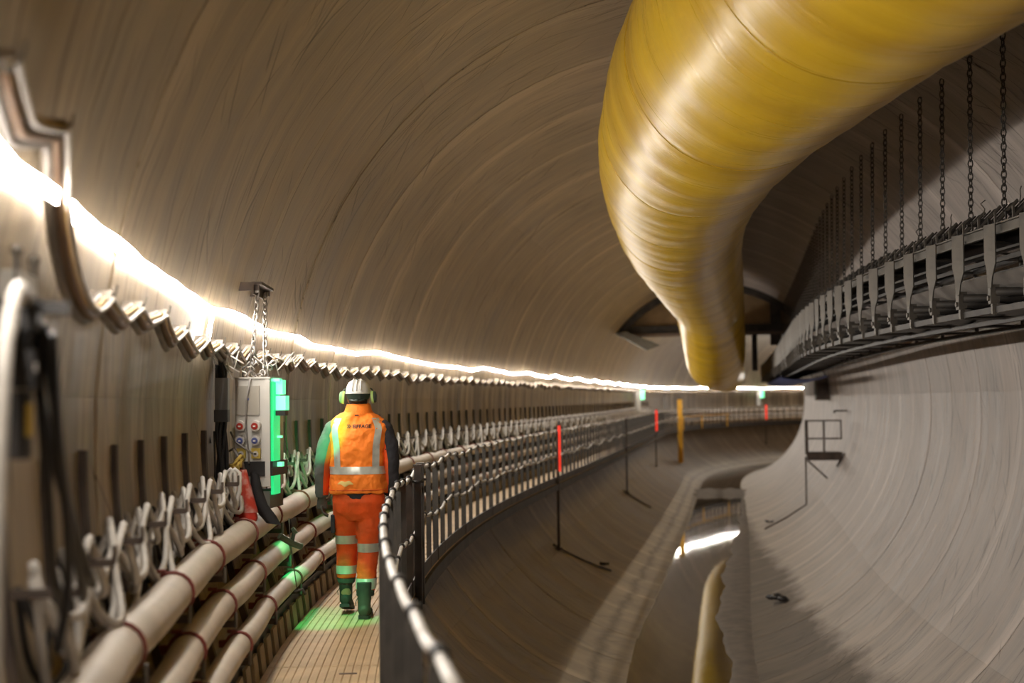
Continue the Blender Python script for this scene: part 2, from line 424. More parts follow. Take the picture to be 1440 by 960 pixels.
# ------------------------------------------------------------------ water and silt in the invert
def strip_mesh(s0, s1, ds, uL, uR, zf, mat_, name, nu=6, thick=.02):
    mb = MB(); rows = []
    for s in np.arange(s0, s1 + 1e-6, ds):
        s = float(s); a, b_ = uL(s), uR(s)
        rows.append([P(a + (b_ - a) * j / nu, zf(a + (b_ - a) * j / nu, s), s) for j in range(nu + 1)])
    mb.quadgrid(rows)
    mb.quadgrid([[Vector(p) - Vector((0, 0, thick)) for p in r][::-1] for r in rows])
    return mb
WZ = -3.905
for nm, s0, s1, lab in (('puddle', 8, 56, 'long still puddle in the invert mirroring the yellow duct'), ('puddle', 62, 80, 'small far puddle with white glints beyond the silt patch')):
    hw_ = math.sqrt(RT ** 2 - WZ ** 2) + .012
    o = strip_mesh(s0, s1, 1.0, lambda s: -hw_, lambda s: hw_, lambda u, s: WZ, M_water, nm, 4, .01).build(nm, M_water)
    tag(o, lab, 'puddle')
def wob(s, k): return .05 * math.sin(s * .9 + k) + .035 * math.sin(s * 2.1 + 2 * k) + .012 * math.sin(s * 5.1 + k)
def uR_edge(s): return lerp(s, [8, 19, 27, 34, 44, 56], [.75, .62, .34, .40, .70, .85]) + wob(s, 1.0)
def silt_z(u, s):
    e = uR_edge(s); base = -math.sqrt(RT * RT - u * u) - .01
    return max(base, WZ + .006 + .03 * math.sin(min(1, max(0, (u - e) / .35)) * PI * .5) - max(0, u - .9) * .12)
o = strip_mesh(8, 56, .12, lambda s: uR_edge(s) - .01, lambda s: 1.18 + .06 * math.sin(s * 1.3) + .03 * math.sin(s * 3.7), lambda u, s: WZ - .02 if u < uR_edge(s) else silt_z(u, s), M_silt, 'silt', 10, .1).build('silt_bank', M_silt, smooth=True)
tag(o, 'damp silt bank along the right edge of the long puddle', 'silt', kind='stuff')
o = strip_mesh(55.0, 63.0, .2, lambda s: -1.2, lambda s: 1.2, lambda u, s: max(-math.sqrt(RT * RT - u * u) - .01, WZ - .02 + .05 * math.sin((s - 55) / 8 * PI) + .012 * math.sin(u * 7 + s * 2) + .01 * math.sin(u * 13 - s * 3)), M_silt, 'silt', 12, .1).build('silt_patch', M_silt, smooth=True)
tag(o, 'dark silt patch between the two puddles', 'silt', kind='stuff')
for (ph, s, sz, lab) in ((-65.9, 25.8, .30, 'dark rag of debris on the right invert beyond the damp edge'), (-121.8, 29.0, .14, 'small dark lump on the left invert below the walkway'),
                         (-65.9, 42.2, .16, 'dark pipe end lying at the foot of the wall platform pipe')):
    a = math.radians(ph); c = P((RT - .02) * math.cos(a), (RT - .02) * math.sin(a), s)
    mb = MB(); rr = random.Random(int(s))
    for k in range(5):
        mb.sphere((c.x + rr.uniform(-.5, .5) * sz, c.y + rr.uniform(-1, 1) * sz, c.z + .03 + .1 * rr.random() * sz), (sz * .35, sz * .5, sz * .18), 8, 5)
    tag(mb.build('debris_lump', M_black, smooth=True), lab, 'debris')

# ------------------------------------------------------------------ LED strip along the left wall
led_pts = [(-6, .76), (0, .77), (2.4, .76), (3.103, .755), (3.36, .751), (3.551, .762), (3.76, .786), (3.932, .779), (4.387, .768), (5.058, .789), (5.521, .771), (6.335, .773), (7.04, .763), (7.7, .745), (7.982, .733), (8.224, .763), (8.929, .783), (9.7, .76), (10.426, .741), (11.81, .774), (12.613, .723), (13.753, .747), (15.013, .731), (16.269, .80), (17.704, .772), (19.2, .75), (20.894, .731)]
_old = [(3.405, .815), (3.68, .808), (3.88, .82), (4.126, .844), (4.307, .835), (4.785, .82), (5.458, .839), (5.934, .817), (6.762, .814), (7.472, .80), (8.1, .775), (8.415, .763), (8.655, .794),
           (9.376, .813), (10.1, .78), (10.858, .764), (12.2, .794), (12.997, .74), (14.13, .763), (15.38, .744), (16.63, .814), (18.07, .785), (19.6, .77), (21.26, .741)]
s = 22.5
while s < 106:
    led_pts.append((s, .755 + .03 * math.sin(s * 1.3) + .02 * math.sin(s * 3.1 + 1))); s += 1.1
LS = [p[0] for p in led_pts]; LV = [p[1] for p in led_pts]
TILT = math.radians(20)                          # the strip faces the tunnel and slightly down
led = root('light_strip', P(-3.9, .76, 3), 0, 'glowing white light strip running along the left tunnel wall', 'light strip')
fr, bk, core = [], [], []
s = -6.0
while s < 104.5:
    v = lerp(s, LS, LV) + .004 * math.sin(s * 9); c = P(wallu(v, .085), v, s); t = theta(s)
    Rv = Vector((math.cos(t), -math.sin(t), 0)); nrm = Rv * math.cos(TILT) - Z3 * math.sin(TILT); upv = Rv * math.sin(TILT) + Z3 * math.cos(TILT)
    fr.append([c - upv * .019, c + upv * .019]); bk.append([c + upv * .0195 - nrm * .001, c + upv * .0195 - nrm * .012, c - upv * .0195 - nrm * .012, c - upv * .0195 - nrm * .001]); core.append(P(wallu(v, .04), v, s)); s += .33
mb = MB(); mb.quadgrid(fr); mb.build('glowing_face', M_led, led, world=True)
mb = MB(); mb.quadgrid(bk, closed=True); mb.build('strip_light_block', M_white, led, world=True)  # opaque backing added to keep the strip's light off the wall behind
mb = MB(); mb.tube(core, .0018, 4); mb.build('added_wall_glow', M_led, led, world=True)  # thin emitter added behind the strip to brighten the wall
# glare streak on the lining shaped as an added glowing loop at s=8.4
mb = MB()
mb.tube([P(wallu(v, .05 + .01 * k), v, 8.05 + .03 * k + .012 * math.sin(v * 30)) for k in (0,) for v in np.linspace(.77, .52, 9)], .004, 5)
mb.tube([P(wallu(v, .06), v, 8.11 + .01 * math.sin(v * 25)) for v in np.linspace(.52, .77, 9)], .004, 5)
tag(mb.build('glare_loop', M_led), 'wall glare built as a glowing loop under the light strip left of the cabinet chains', 'light strip')
# clips of the strip
strip_holder = root('strip_clips', P(-3.9, .8, 3), 0, 'small wall clips that hold the glowing light strip', 'clips', kind='stuff')
mb = MB()
for k in range(50):
    s = 3 + k * 1.35; v = lerp(s, LS, LV); c = P(wallu(v, .035), v + .014, s)
    t = theta(s); ax = (Vector((math.cos(t), -math.sin(t), 0)), Vector((math.sin(t), math.cos(t), 0)), Z3)
    mb.box(c, (.08, .03, .006), ax)
mb.build('clip', M_white, strip_holder, world=True)

# ------------------------------------------------------------------ hanging service cable bundle (upper swags)
BD = .6686
peaks = [(2.95, .935), (3.634, .93), (4.93, .575), (5.656, .59), (6.345, .605), (7.022, .570), (7.832, .556), (8.377, .555), (9.0, .565), (9.641, .58), (10.375, .567), (10.899, .562), (11.443, .578), (12.044, .596), (12.721, .578), (13.321, .553), (13.889, .566), (14.522, .543), (15.181, .550), (15.85, .58), (16.51, .60)]
s = 17.17
while s < 100:
    peaks.append((s, .565 + .02 * math.sin(s * 2.2))); s += BD * .98
def swag_curve(off_v, off_u, amp):
    out = []
    for i in range(len(peaks) - 1):
        (sa, va), (sb, vb) = peaks[i], peaks[i + 1]
        n = 10 if i < 30 else (6 if i < 60 else 4)
        for k in range(n):
            t = k / n; sag = (.062 + .018 * math.sin(i * 1.7)) * amp
            s = sa + (sb - sa) * t; v = va + (vb - va) * t
            if i == 1:
                s = lerp(t, [0, .12, .25, .45, .6, .75, .88, 1], [3.634, 3.732, 3.865, 4.199, 4.412, 4.619, 4.771, 4.93]); v = lerp(t, [0, .12, .25, .45, .6, .75, .88, 1], [.93, .858, .759, .606, .545, .507, .518, .575]); sag = 0
            pk = .58 if i % 3 else .42; v -= sag * 1.08 * (t / pk if t < pk else (1 - t) / (1 - pk)) ** .9
            out.append(P(wallu(v, .02 + off_u), v + off_v, s))
    return out
cb = root('service_cable_bundle', P(-3.9, .5, 3.3), 0, 'sagging bundle of thin brown, grey and white cables under the light strip', 'cables')
for ov, ou, amp, rr, mm, nm in ((.0, .03, 1.0, .016, M_greyc, 'grey_cable'), (-.018, .055, 1.12, .017, M_brown, 'brown_cable'), (.012, .065, .9, .010, M_ochre, 'ochre_cable'), (.018, .04, .92, .012, M_cable, 'white_cable'), (-.034, .03, 1.2, .016, M_greyc, 'grey_cable'), (.0, .085, 1.1, .009, M_cable, 'white_cable')):
    m_ = MB(); m_.tube(swag_curve(ov, ou, amp), rr, 6); m_.build(nm, mm, cb, smooth=True, world=True)
hooks_src = None
for i, (s, v) in enumerate(peaks):
    if i > 70: break
    if hooks_src is None:
        h = root('cable_hook', (0, 0, 0), 0)
        m_ = MB(); m_.box((.035, 0, -.012), (.12, .018, .014), (X3, Y3, Z3)); m_.tube([(.10, 0, 0), (.115, 0, .02), (.12, 0, .05)], .004, 5)
        m_.build('hook_arm', M_galv, h)
        m_ = MB()
        m_.box((.062, -.035, .010), (.085, .070, .004), (X3, Vector((0, .84, .54)), Vector((0, -.54, .84)))); m_.box((.062, .014, .022), (.085, .035, .004), (X3, Vector((0, .80, -.6)), Vector((0, .6, .80))))
        m_.build('strap', M_strap, h)
        hooks_src = h; o = h
        h.location = P(wallu(v, 0), v, s); h.rotation_euler = (0, 0, -theta(s)); WM[h.name] = Matrix.Translation(h.location) @ Matrix.Rotation(-theta(s), 4, 'Z')
    else:
        o = duplicate(hooks_src, P(wallu(v, 0), v, s), -theta(s))
    tag(o, ORD[i] + ' strapped cable hook from the left edge, under the light strip' if i < 16 else 'one of the small far cable hooks beyond the power cabinet', 'hook', 'cable hooks under the light strip')

# ------------------------------------------------------------------ walkway deck
UL, UR_, VD = -3.6159, -2.80, -1.512
deck = root('walkway_deck', P(-3.2, VD, 2), 0, 'tan grooved decking of the raised walkway under the worker', 'walkway')
PL = 2.0
s = 0.3; k = 0; joint = 10.45
s = joint - PL * 5
while s < 103:
    mb = MB(); n = 6 if s < 40 else 4
    prof = []; nb = 16; wdt = (UR_ - UL); bw = wdt / nb
    if s < 34:
        for j in range(nb):
            a = UL + j * bw
            prof += [(a + .003, -.007), (a + .007, 0), (a + bw - .007, 0), (a + bw - .003, -.007)]
    else: prof = [(UL, 0), (UR_, 0)]
    prof += [(UR_, -.04), (UL, -.04)]
    rows = [[P(u, VD + z, s + .006 + (PL - .012) * i / n) for (u, z) in prof] for i in range(n + 1)]
    b0 = mb.quadgrid(rows, closed=True)
    L_ = len(prof); mb.cap([b0 + q for q in range(L_)][::-1]); mb.cap([b0 + n * L_ + q for q in range(L_)])
    mb.build('deck_board', M_tan, deck, world=True)
    s += PL; k += 1
# lifting hole plate in the deck near the camera
mb = MB(); t = theta(8.15)
mb.box(P(-3.08, VD + .002, 8.2), (.11, .022, .006), (Vector((math.cos(t), -math.sin(t), 0)), Vector((math.sin(t), math.cos(t), 0)), Z3))
mb.build('deck_screw_plate', M_rust, deck, world=True)
# understructure: edge beams
for nm, u, dz, dx in (('edge_beam', UR_ + .01, .13, .05), ('edge_beam', UL - .02, .12, .04)):
    mb = MB(); rows = []
    for s in np.arange(0.4, 104, 1.0):
        s = float(s); rows.append([P(u - dx / 2, VD - .01, s), P(u + dx / 2, VD - .01, s), P(u + dx / 2, VD - .01 - dz, s), P(u - dx / 2, VD - .01 - dz, s)])
    b0 = mb.quadgrid(rows, closed=True); mb.build(nm, M_dark, deck, world=True)
# brackets holding deck to the lining
for k in range(40):
    s = 3.2 + k * 2.674; mb = MB()
    if s > 60: break
    t = theta(s); Rv = Vector((math.cos(t), -math.sin(t), 0)); Tv = Vector((math.sin(t), math.cos(t), 0))
    c0 = P(UL + .02, VD - .10, s); c1 = P(UR_, VD - .10, s)
    mb.box((c0 + c1) / 2, ((c1 - c0).length, .06, .10), (Rv, Tv, Z3))
    vv = -2.0; mb.tube([P(UL + .30, VD - .12, s), P(wallu(vv), vv, s)], .03, 6)
    mb.build('support_bracket', M_dark, deck, world=True)

# kick boards between the deck and the lowest pipe
kick = root('kick_board_row', P(-3.62, VD, 4), 0, 'row of tan boards and dark gaps standing along the left edge of the walkway', 'boards')
k = 0; s = 3.0
while s < 60:
    mb = MB(); t = theta(s); Rv = Vector((math.cos(t), -math.sin(t), 0)); Tv = Vector((math.sin(t), math.cos(t), 0))
    up = Vector((0, 0, 1)) + Rv * -.12; up.normalize()
    mb.box(P(UL - .015, VD + .075, s), (.018, .21, .17), (Rv, Tv, up)); mb.build('kick_board', M_tan2, kick, world=True)
    s += .3343; k += 1
mb = MB(); rows = []
for s in np.arange(1, 60, 1.0): 
    s = float(s); rows.append([P(UL - .04, VD - .02, s), P(UL - .06, VD + .20, s), P(UL - .07, VD + .20, s), P(UL - .05, VD - .02, s)])
mb.quadgrid(rows, closed=True); mb.build('backing_strip', M_black, kick, world=True)

# ------------------------------------------------------------------ three service pipes on the left
PIPES = ((-3.8314 + .02, -.6835, .090, 4.737, 'topmost and thickest of the three dusty white pipes beside the walkway'), (-3.7403, -.9474, .078, 4.737, 'middle one of the three dusty white pipes beside the walkway'),
         (-3.6521, -1.1716, .066, 4.737, 'lowest of the three dusty white pipes beside the walkway'))
PIPES = tuple((max(u, wallu(v, r_ + .03)), v, r_, g, l) for (u, v, r_, g, l) in PIPES)
for pi, (u, v, r_, g0, lab) in enumerate(PIPES):
    rt = root('service_pipe', P(u, v, 1.5), 0, lab, 'pipe')
    def wav(s): return (.010 * math.sin(s * 2 * PI / (2 * BD) * .5 + pi), -.012 * abs(math.sin((s - g0) * PI / (2 * BD))))
    mb = MB(); pts = []
    for s in np.arange(0.6, 104, .3 if pi < 3 else .5):
        du, dv = wav(float(s)); pts.append(P(u + du, v + dv, float(s)))
    mb.tube(pts, r_, 16); mb.build('pipe_body', M_pipe, rt, smooth=True, world=True)
    for k in range(-2, 60):
        s = g0 + 2 * BD * k
        if s < 1: continue
        t = theta(s); Rv = Vector((math.cos(t), -math.sin(t), 0)); Tv = Vector((math.sin(t), math.cos(t), 0))
        du, dv = wav(s)
        c = P(u + du, v + dv, s)
        mb = MB(); mb.torus(c, r_ + .006, .009, (Rv, Z3), 18 if s < 30 else 8, 6 if s < 30 else 4)
        mb.box(c + Rv * -(r_ + .02) + Z3 * .01, (.05, .03, .04), (Rv, Tv, Z3))
        if s < 30: mb.box(c + Rv * -(r_ * .6) + Z3 * (r_ + .012), (.05, .035, .016), (Rv, Tv, Z3))
        mb.build('clamp', M_red, rt, smooth=40, world=True)
# wall brackets that carry the pipes (stepped plates with bolts)
bsrc = None
for k in range(0, 60):
    s = 4.737 - 2 * BD + 2 * BD * k
    lab = 'stepped dark steel bracket on the wall behind the three white pipes'
    if bsrc is None:
        h = root('pipe_bracket', P(-3.7, -.9, s), -theta(s))
        ox = -3.7
        mb = MB()
        vs = np.linspace(-.50, VD + .05, 9)
        rows = []
        for v in vs:
            uw = wallu(float(v), 0.0); rows.append([(uw - ox, -.03, v + .9), (uw - ox + .045, -.03, v + .9), (uw - ox + .045, .03, v + .9), (uw - ox, .03, v + .9)])
        mb.quadgrid(rows, closed=True)
        mb.build('back_plate', M_rust, h)
        for (u, v, r_, g, l) in PIPES:
            mb = MB(); a = wallu(v - r_ - .02, 0) - ox; b_ = u - ox + r_ * .9
            mb.box(((a + b_) / 2, 0, v - r_ - .028 + .9), (b_ - a, .055, .03)); mb.build('arm', M_rust, h)
            mb = MB(); mb.tube([(b_ + .005, 0, v - r_ - .05 + .9), (b_ + .005, 0, v - r_ + .035 + .9)], .011, 6); mb.build('bolt', M_galv, h)
        bsrc = h; o = h
    else: o = duplicate(bsrc, P(-3.7, -.9, s), -theta(s))
    tag(o, ORD[k] + ' stepped steel bracket from the camera behind the three white pipes' if k < 8 else 'one of the far stepped brackets behind the pipes beyond the worker', 'bracket', 'pipe brackets on the left wall')

# ------------------------------------------------------------------ cable brackets (dark strips) with arms and draped white cables
b0s = 5.054
def btop(s): return lerp(s, [3, 10], [.0288, .0156]) - lerp(s, [3.5, 5, 6.5, 8, 10], [.0, .02, -.0, -.015, -.01])
csrc = None
n_br = 0
br_s = []
for k in range(-2, 100):
    s = b0s + BD * k
    br_s.append(s)
    if csrc is None:
        h = root('cable_bracket', P(-3.9, -.5, s), -theta(s))
        mb = MB(); rows = []
        for v in np.linspace(.01, -.62, 8):
            uw = wallu(float(v), 0.0) + 3.9; rows.append([(uw, -.028, v + .5), (uw + .03, -.028, v + .5), (uw + .03, .028, v + .5), (uw, .028, v + .5)])
        b0_ = mb.quadgrid(rows, closed=True); mb.cap([b0_, b0_ + 1, b0_ + 2, b0_ + 3]); mb.build('upright', M_rust, h)
        mb = MB(); mb.box((.03, 0, .165), (.18, .022, .026)); mb.box((.12, 0, .19), (.012, .022, .06)); mb.build('arm', M_rust, h)
        csrc = h; o = h
    else: o = duplicate(csrc, P(-3.9, -.5, s), -theta(s))
    tag(o, ORD[k + 2] + ' dark upright cable bracket from the left edge above the thick pipe' if k < 14 else 'one of the far dark upright cable brackets beyond the worker', 'bracket', 'cable brackets on the left wall')
def drape(depth, uo, vo, ph):
    pts = []
    for i, s in enumerate(br_s[:-1]):
        n = 12 if i < 22 else 5
        for k in range(n):
            t = k / n; d = depth * (1 + .18 * math.sin(i * 2.3 + ph)); x = 4 * t * (1 - t)
            lean = .06 * math.sin(2 * PI * t)
            v = -.29 + vo - d * x ** .8
            pts.append(P(wallu(v, .10 + uo + .03 * math.sin(i * 3.1 + k * .5 + ph)), v, s + BD * (t + lean)))
    return pts
dr = root('draped_cables', P(-3.85, -.3, 3.7), 0, 'thick white cables draped in deep loops over the bracket arms above the pipes', 'cables')
for depth, uo, vo, ph in ((.28, .0, .0, 0), (.33, .03, .018, 1.1), (.36, -.02, -.005, 2.4), (.23, .025, .035, 4.0)):
    mb = MB(); mb.tube(drape(depth, uo, vo, ph), .0155, 7); mb.build('cable', M_cable, dr, smooth=True, world=True)
dr2 = root('draped_cables', P(-3.9, -.3, 3.7), 0, 'thin black cables hanging in loops behind the thick white ones above the pipes', 'cables')
for depth, uo, vo, ph in ((.24, -.05, -.05, .7), (.33, -.045, -.03, 3.1)):
    mb = MB(); mb.tube(drape(depth, uo, vo, ph), .012, 6); mb.build('cable', M_black, dr2, smooth=True, world=True)

# ------------------------------------------------------------------ fence: posts with rope-light tubes
FU = -2.8323; FV = -.4645
def wave(s, a): return a * math.sin(2 * PI * (s - 3.97) / (BD * 4) + .4) + a * .5 * math.sin(s * 2.1)
fence = root('walkway_fence', P(FU, VD, 3), 0, 'dark steel post fence with white rope tubes along the right side of the walkway', 'fence')
post_s = [3.97 + BD * k for k in range(-1, 150)]
me_post = {}
def fpost(h, wdt):
    key = (round(h, 2), wdt)
    if key not in me_post:
        mb = MB(); mb.box((0, 0, h / 2), (wdt, .012, h)); mb.box((0, .012, h / 2), (.012, .03, h)); mb.box((0, 0, h + .004), (wdt * .6, .03, .02))
        me_post[key] = mb.mesh('post', M_fence)
    return me_post[key]
FR = P(FU, VD, 3)
for k, s in enumerate(post_s):
    if s > 103: break
    me = fpost(1.05 + .09, .05 if k % 4 else .06)
    o = bpy.data.objects.new('post', me); COL.objects.link(o); o.parent = fence
    o.location = P(FU, VD - .12, s) - FR; o.rotation_euler = (0, 0, -theta(s))
    WM[o.name] = Matrix.Identity(4)
for nm, vv, rr, amp in (('top_rope_tube', FV, .019, .018), ('middle_rope_tube', -.95, .016, .026)):
    mb = MB(); pts = []
    for s in np.arange(3.0, 103, .11):
        s = float(s); ph = (s - 3.97) / BD; sagv = -.022 * abs(math.sin(PI * ph))
        pts.append(P(FU + (.028 if vv < -.6 else 0), vv + sagv + wave(s, amp) * lerp(s, [8, 11], [.2, 1]), s))
    mb.tube(pts, rr, 8); mb.build(nm, M_tube, fence, smooth=True, world=True)
tie = {}
for vv, rr in ((FV, .024), (-.95, .02)):
    mb = MB(); mb.tube([(0, -.028, 0), (0, .028, 0)], rr + .004, 10); tie[vv] = mb.mesh('tie', M_black, True)
cnt = 0
for vv in tie:
    for s in post_s:
        if s > 60: break
        o = bpy.data.objects.new('tie', tie[vv]); COL.objects.link(o); o.parent = fence
        o.location = P(FU + (.028 if vv < -.6 else 0), vv + wave(s, .018 if vv > -.6 else .026) * lerp(s, [8, 11], [.2, 1]), s) - FR; o.rotation_euler = (0, 0, -theta(s)); WM[o.name] = Matrix.Identity(4)
# toe boards of dark sheet between posts
for k, s in enumerate(post_s[:-1]):
    if s > 102: break
    mb = MB(); h = .27 + .012 * (k % 3); sb = s + BD - .01
    n = 2
    rows = [[P(FU + .012, VD + .13, s + (sb - s) * i / n), P(FU + .024, VD + .13, s + (sb - s) * i / n), P(FU + .024, VD + .13 - h, s + (sb - s) * i / n), P(FU + .012, VD + .13 - h, s + (sb - s) * i / n)] for i in range(n + 1)]
    b0_ = mb.quadgrid(rows, closed=True); mb.cap([b0_, b0_ + 1, b0_ + 2, b0_ + 3][::-1]); mb.cap([b0_ + 4 * n + q for q in range(4)])
    mb.build('toe_board', M_fence, fence, world=True)
# gate posts where the fence panel changes
for u, s, lab in ((FU + .01, 11.45, 'thick dark gate post in the walkway fence, nearer to the worker'), (FU + .01, 11.75, 'thick dark gate post in the walkway fence, second one beyond the striped rope')):
    mb = MB(); t = theta(s); mb.box((0, 0, .56), (.06, .07, 1.24))
    mb.box((0, 0, 1.19), (.075, .085, .02))
    r0 = rootp('gate_post', u + .06, VD - .06, s, lab, 'post'); mb.build('post_body', M_dark, r0)
    mb = MB(); mb.torus((0, 0, 1.05), .045, .012, (X3, Y3), 12, 6); mb.build('tie', M_black, r0, smooth=True)
r0 = rootp('marker_rope', FU + .0, VD, 10.72, 'red and white striped rope hanging upright on the fence behind the worker', 'rope')
for k in range(26):
    mb = MB(); z = .30 + k * .027
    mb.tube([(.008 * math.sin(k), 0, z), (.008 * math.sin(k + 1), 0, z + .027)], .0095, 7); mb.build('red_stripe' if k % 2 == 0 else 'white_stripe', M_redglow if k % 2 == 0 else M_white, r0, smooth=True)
mb = MB(); mb.loft([(0, 0, .0, .03, .022), (0, 0, .4, .034, .024), (.005, 0, .95, .03, .024), (0, 0, 1.08, .024, .02)], 10)
r1 = rootp('post_sleeve', FU - .055, VD, 10.72, 'dark green sleeve wrapped around the fence post left of the striped rope', 'sleeve'); mb.build('sleeve_body', M_greypost, r1, smooth=True)
mb = MB(); mb.tube([(-.03, 0, 1.02), (.0, 0, 1.09), (.05, .0, 1.06), (.03, .0, .98)], .012, 6); mb.build('sleeve_knot', M_greypost, r1, smooth=True)
# support legs, red marker lamps
for s, glow in ((26.95, True), (43.5, False), (60.9, True), (89.5, True)):
    r0 = rootp('support_leg', FU + .05, -2.86, s, None, 'post')
    lab = {26.95: 'nearest tall support leg standing on the invert outside the walkway fence', 43.5: 'second tall support leg outside the walkway fence without a red lamp', 60.9: 'third tall support leg outside the walkway fence', 89.5: 'farthest support leg of the walkway at the bend'}[s]
    tag(r0, lab); mb = MB(); mb.box((0, 0, 1.2), (.05, .05, 2.4)); mb.box((0, 0, .04), (.14, .14, .03)); mb.build('leg_post', M_rust, r0)
    if glow:
        r0 = rootp('marker_lamp', FU + .09, -1.27, s, {26.95: 'red glowing marker tube upright on the fence, nearest one', 60.9: 'red glowing marker tube upright on the fence, second and farther one', 89.5: 'red glowing marker tube at the far bend of the walkway'}[s], 'lamp')
        wv = {26.95: .055, 60.9: .09, 89.5: .12}[s]
        mb = MB(); mb.loft([(0, 0, z, wv / 2, wv / 2) for z in (0, .3, .6, .92)], 10); mb.build('lamp_tube', M_redglow, r0, smooth=40)
        mb = MB(); mb.loft([(0, 0, .92, wv * .6, wv * .6), (0, 0, 1.02, wv * .4, wv * .4)], 10); mb.build('lamp_cap', M_dark, r0)
# drain hose running from the first leg down the invert
def wallpath(lst, r_, off, name, m_, lab, cat, smooth=True):
    mb = MB(); pts = []
    for i in range(len(lst) - 1):
        (p0, s0), (p1, s1) = lst[i], lst[i + 1]
        for k in range(8):
            t = k / 8; a = math.radians(p0 + (p1 - p0) * t); q = RT - off; pts.append(P(q * math.cos(a), q * math.sin(a), s0 + (s1 - s0) * t))
    mb.tube(pts, r_, 6); return tag(mb.build(name, m_, smooth=smooth), lab, cat)
wallpath([(-136.5, 27.0), (-126, 28.2), (-118, 29.0)], .02, .02, 'drain_hose', M_rust, 'thin dark hose lying across the invert from the nearest support leg', 'hose')
wallpath([(-136.5, 43.5), (-120, 45.0)], .025, .025, 'drain_hose', M_rust, 'thin dark hose on the invert below the second support leg', 'hose')

# yellow post and rail far away
r0 = rootp('yellow_post', -2.35, -3.18, 71.5, 'tall yellow post standing beside the far fence', 'post')
mb = MB(); mb.box((0, 0, 1.65), (.24, .2, 3.3)); mb.build('post_body', M_yel, r0)
mb = MB(); mb.box((0, 0, 3.32), (.28, .24, .06)); mb.build('post_cap', M_dark, r0)
r0 = root('yellow_rail', P(FU, -.9, 76), 0, 'low yellow guard rail on the far fence right of the yellow post', 'rail')
mb = MB(); mb.tube([P(FU + .15, -.86, s) for s in np.linspace(75, 84.5, 8)], .05, 6); mb.build('rail_tube', M_yel, r0, world=True)
for s in (75.2, 79.8, 84.3):
    mb = MB(); mb.tube([P(FU + .1, -.86, s), P(FU + .1, -1.62, s)], .04, 6); mb.build('rail_post', M_yel, r0, world=True)

# ------------------------------------------------------------------ the yellow ventilation duct
KS = [-7, 3, 7, 10, 13, 17, 23, 30, 38, 43.5, 46, 60, 88]; KU = [-.1, -.1, -.1, -.13, -.10, -.02, .02, .02, .03, .10, .02, .0, .0]; KV = [2.87, 2.87, 2.87, 2.84, 2.84, 2.83, 2.83, 2.81, 2.79, 1.52, 1.43, 1.43, 1.43]
duct = root('ventilation_duct', P(0, 2.8, 10), 0, 'huge yellow flexible ventilation duct hanging under the tunnel crown', 'duct')
def smoothed(s, K):
    return sum(lerp(s + d, KS, K) for d in (-1.2, -.8, -.4, 0, .4, .8, 1.2)) / 7
def drad(s):
    # seams pull the fabric in; the fabric bulges slightly between them
    q = (s + 1.2) % 2.75; x = min(q, 2.75 - q)
    return .955 - .012 * math.exp(-(x / .07) ** 2) - .010 * math.exp(-(x / .5) ** 2)
mb = MB(); rows = []; sl = []
s = -6.0
while s <= 72.5:
    sl.append(s); s += .07 if 4 < s < 24 else (.14 if s < 46 else .4)
ND = 56
for s in sl:
    u, v, r_ = smoothed(s, KU), smoothed(s, KV), drad(s)
    t = theta(s)
    # cross-section perpendicular to the local duct direction
    dv = (smoothed(s + .3, KV) - smoothed(s - .3, KV)) / .6; du = (smoothed(s + .3, KU) - smoothed(s - .3, KU)) / .6
    T = (P(u + du * .5, v + dv * .5, s + .5) - P(u - du * .5, v - dv * .5, s - .5)).normalized()
    Rv = T.cross(Z3).normalized(); Uv = Rv.cross(T)
    c = P(u, v, s); row = []
    for j in range(ND):
        a = 2 * PI * j / ND
        rr = r_ * (1 + .006 * math.sin(3 * a + s * .7) + .004 * math.sin(7 * a + s * 2.3) + .0035 * math.sin(a * 2 + s * 9))
        row.append(c + Rv * (rr * math.cos(a)) + Uv * (rr * math.sin(a)))
    rows.append(row)
b0_ = mb.quadgrid(rows, closed=True, uvs=lambda i, j: (sl[i], j * 2 * PI * .95 / ND))
mb.build('duct_skin', M_duct, duct, smooth=True, world=True)
mb = MB(); s = sl[-1]; c0 = P(smoothed(s, KU), smoothed(s, KV), s)
endr = rows[-1]; cen = sum((Vector(p) for p in endr), Vector()) / ND
T = Vector((math.sin(theta(s)), math.cos(theta(s)), 0))
mb.quadgrid([[Vector(p) for p in endr], [cen + (Vector(p) - cen) * .9 + T * .25 for p in endr], [cen + (Vector(p) - cen) * .45 + T * .5 for p in endr], [cen + (Vector(p) - cen) * .02 + T * .52 for p in endr]], closed=True)
mb.build('duct_end', mat('dull_yellow_cap', (.45, .30, .04), .5), duct, smooth=True, world=True)
for k in range(-2, 17):
    s = -1.2 + 2.75 * k
    if s < -5 or s > 44.5: continue
    j = min(range(len(sl)), key=lambda q: abs(sl[q] - s)); rr_ = rows[j]
    c = sum((Vector(p) for p in rr_), Vector()) / ND
    mb = MB(); mb.tube([c + (Vector(p) - c) * 1.0 for p in rr_], .007, 5, closed=True); mb.build('seam_band', M_seam, duct, smooth=True, world=True)
for k in range(0, 14):
    s = 1.5 + 2.75 * k; u, v = smoothed(s, KU), smoothed(s, KV)
    mb = MB(); top = math.sqrt(RT * RT - u * u); mb.tube([P(u, v + .93, s), P(u, top, s)], .01, 5); mb.build('suspension_wire', M_dark, duct, world=True)

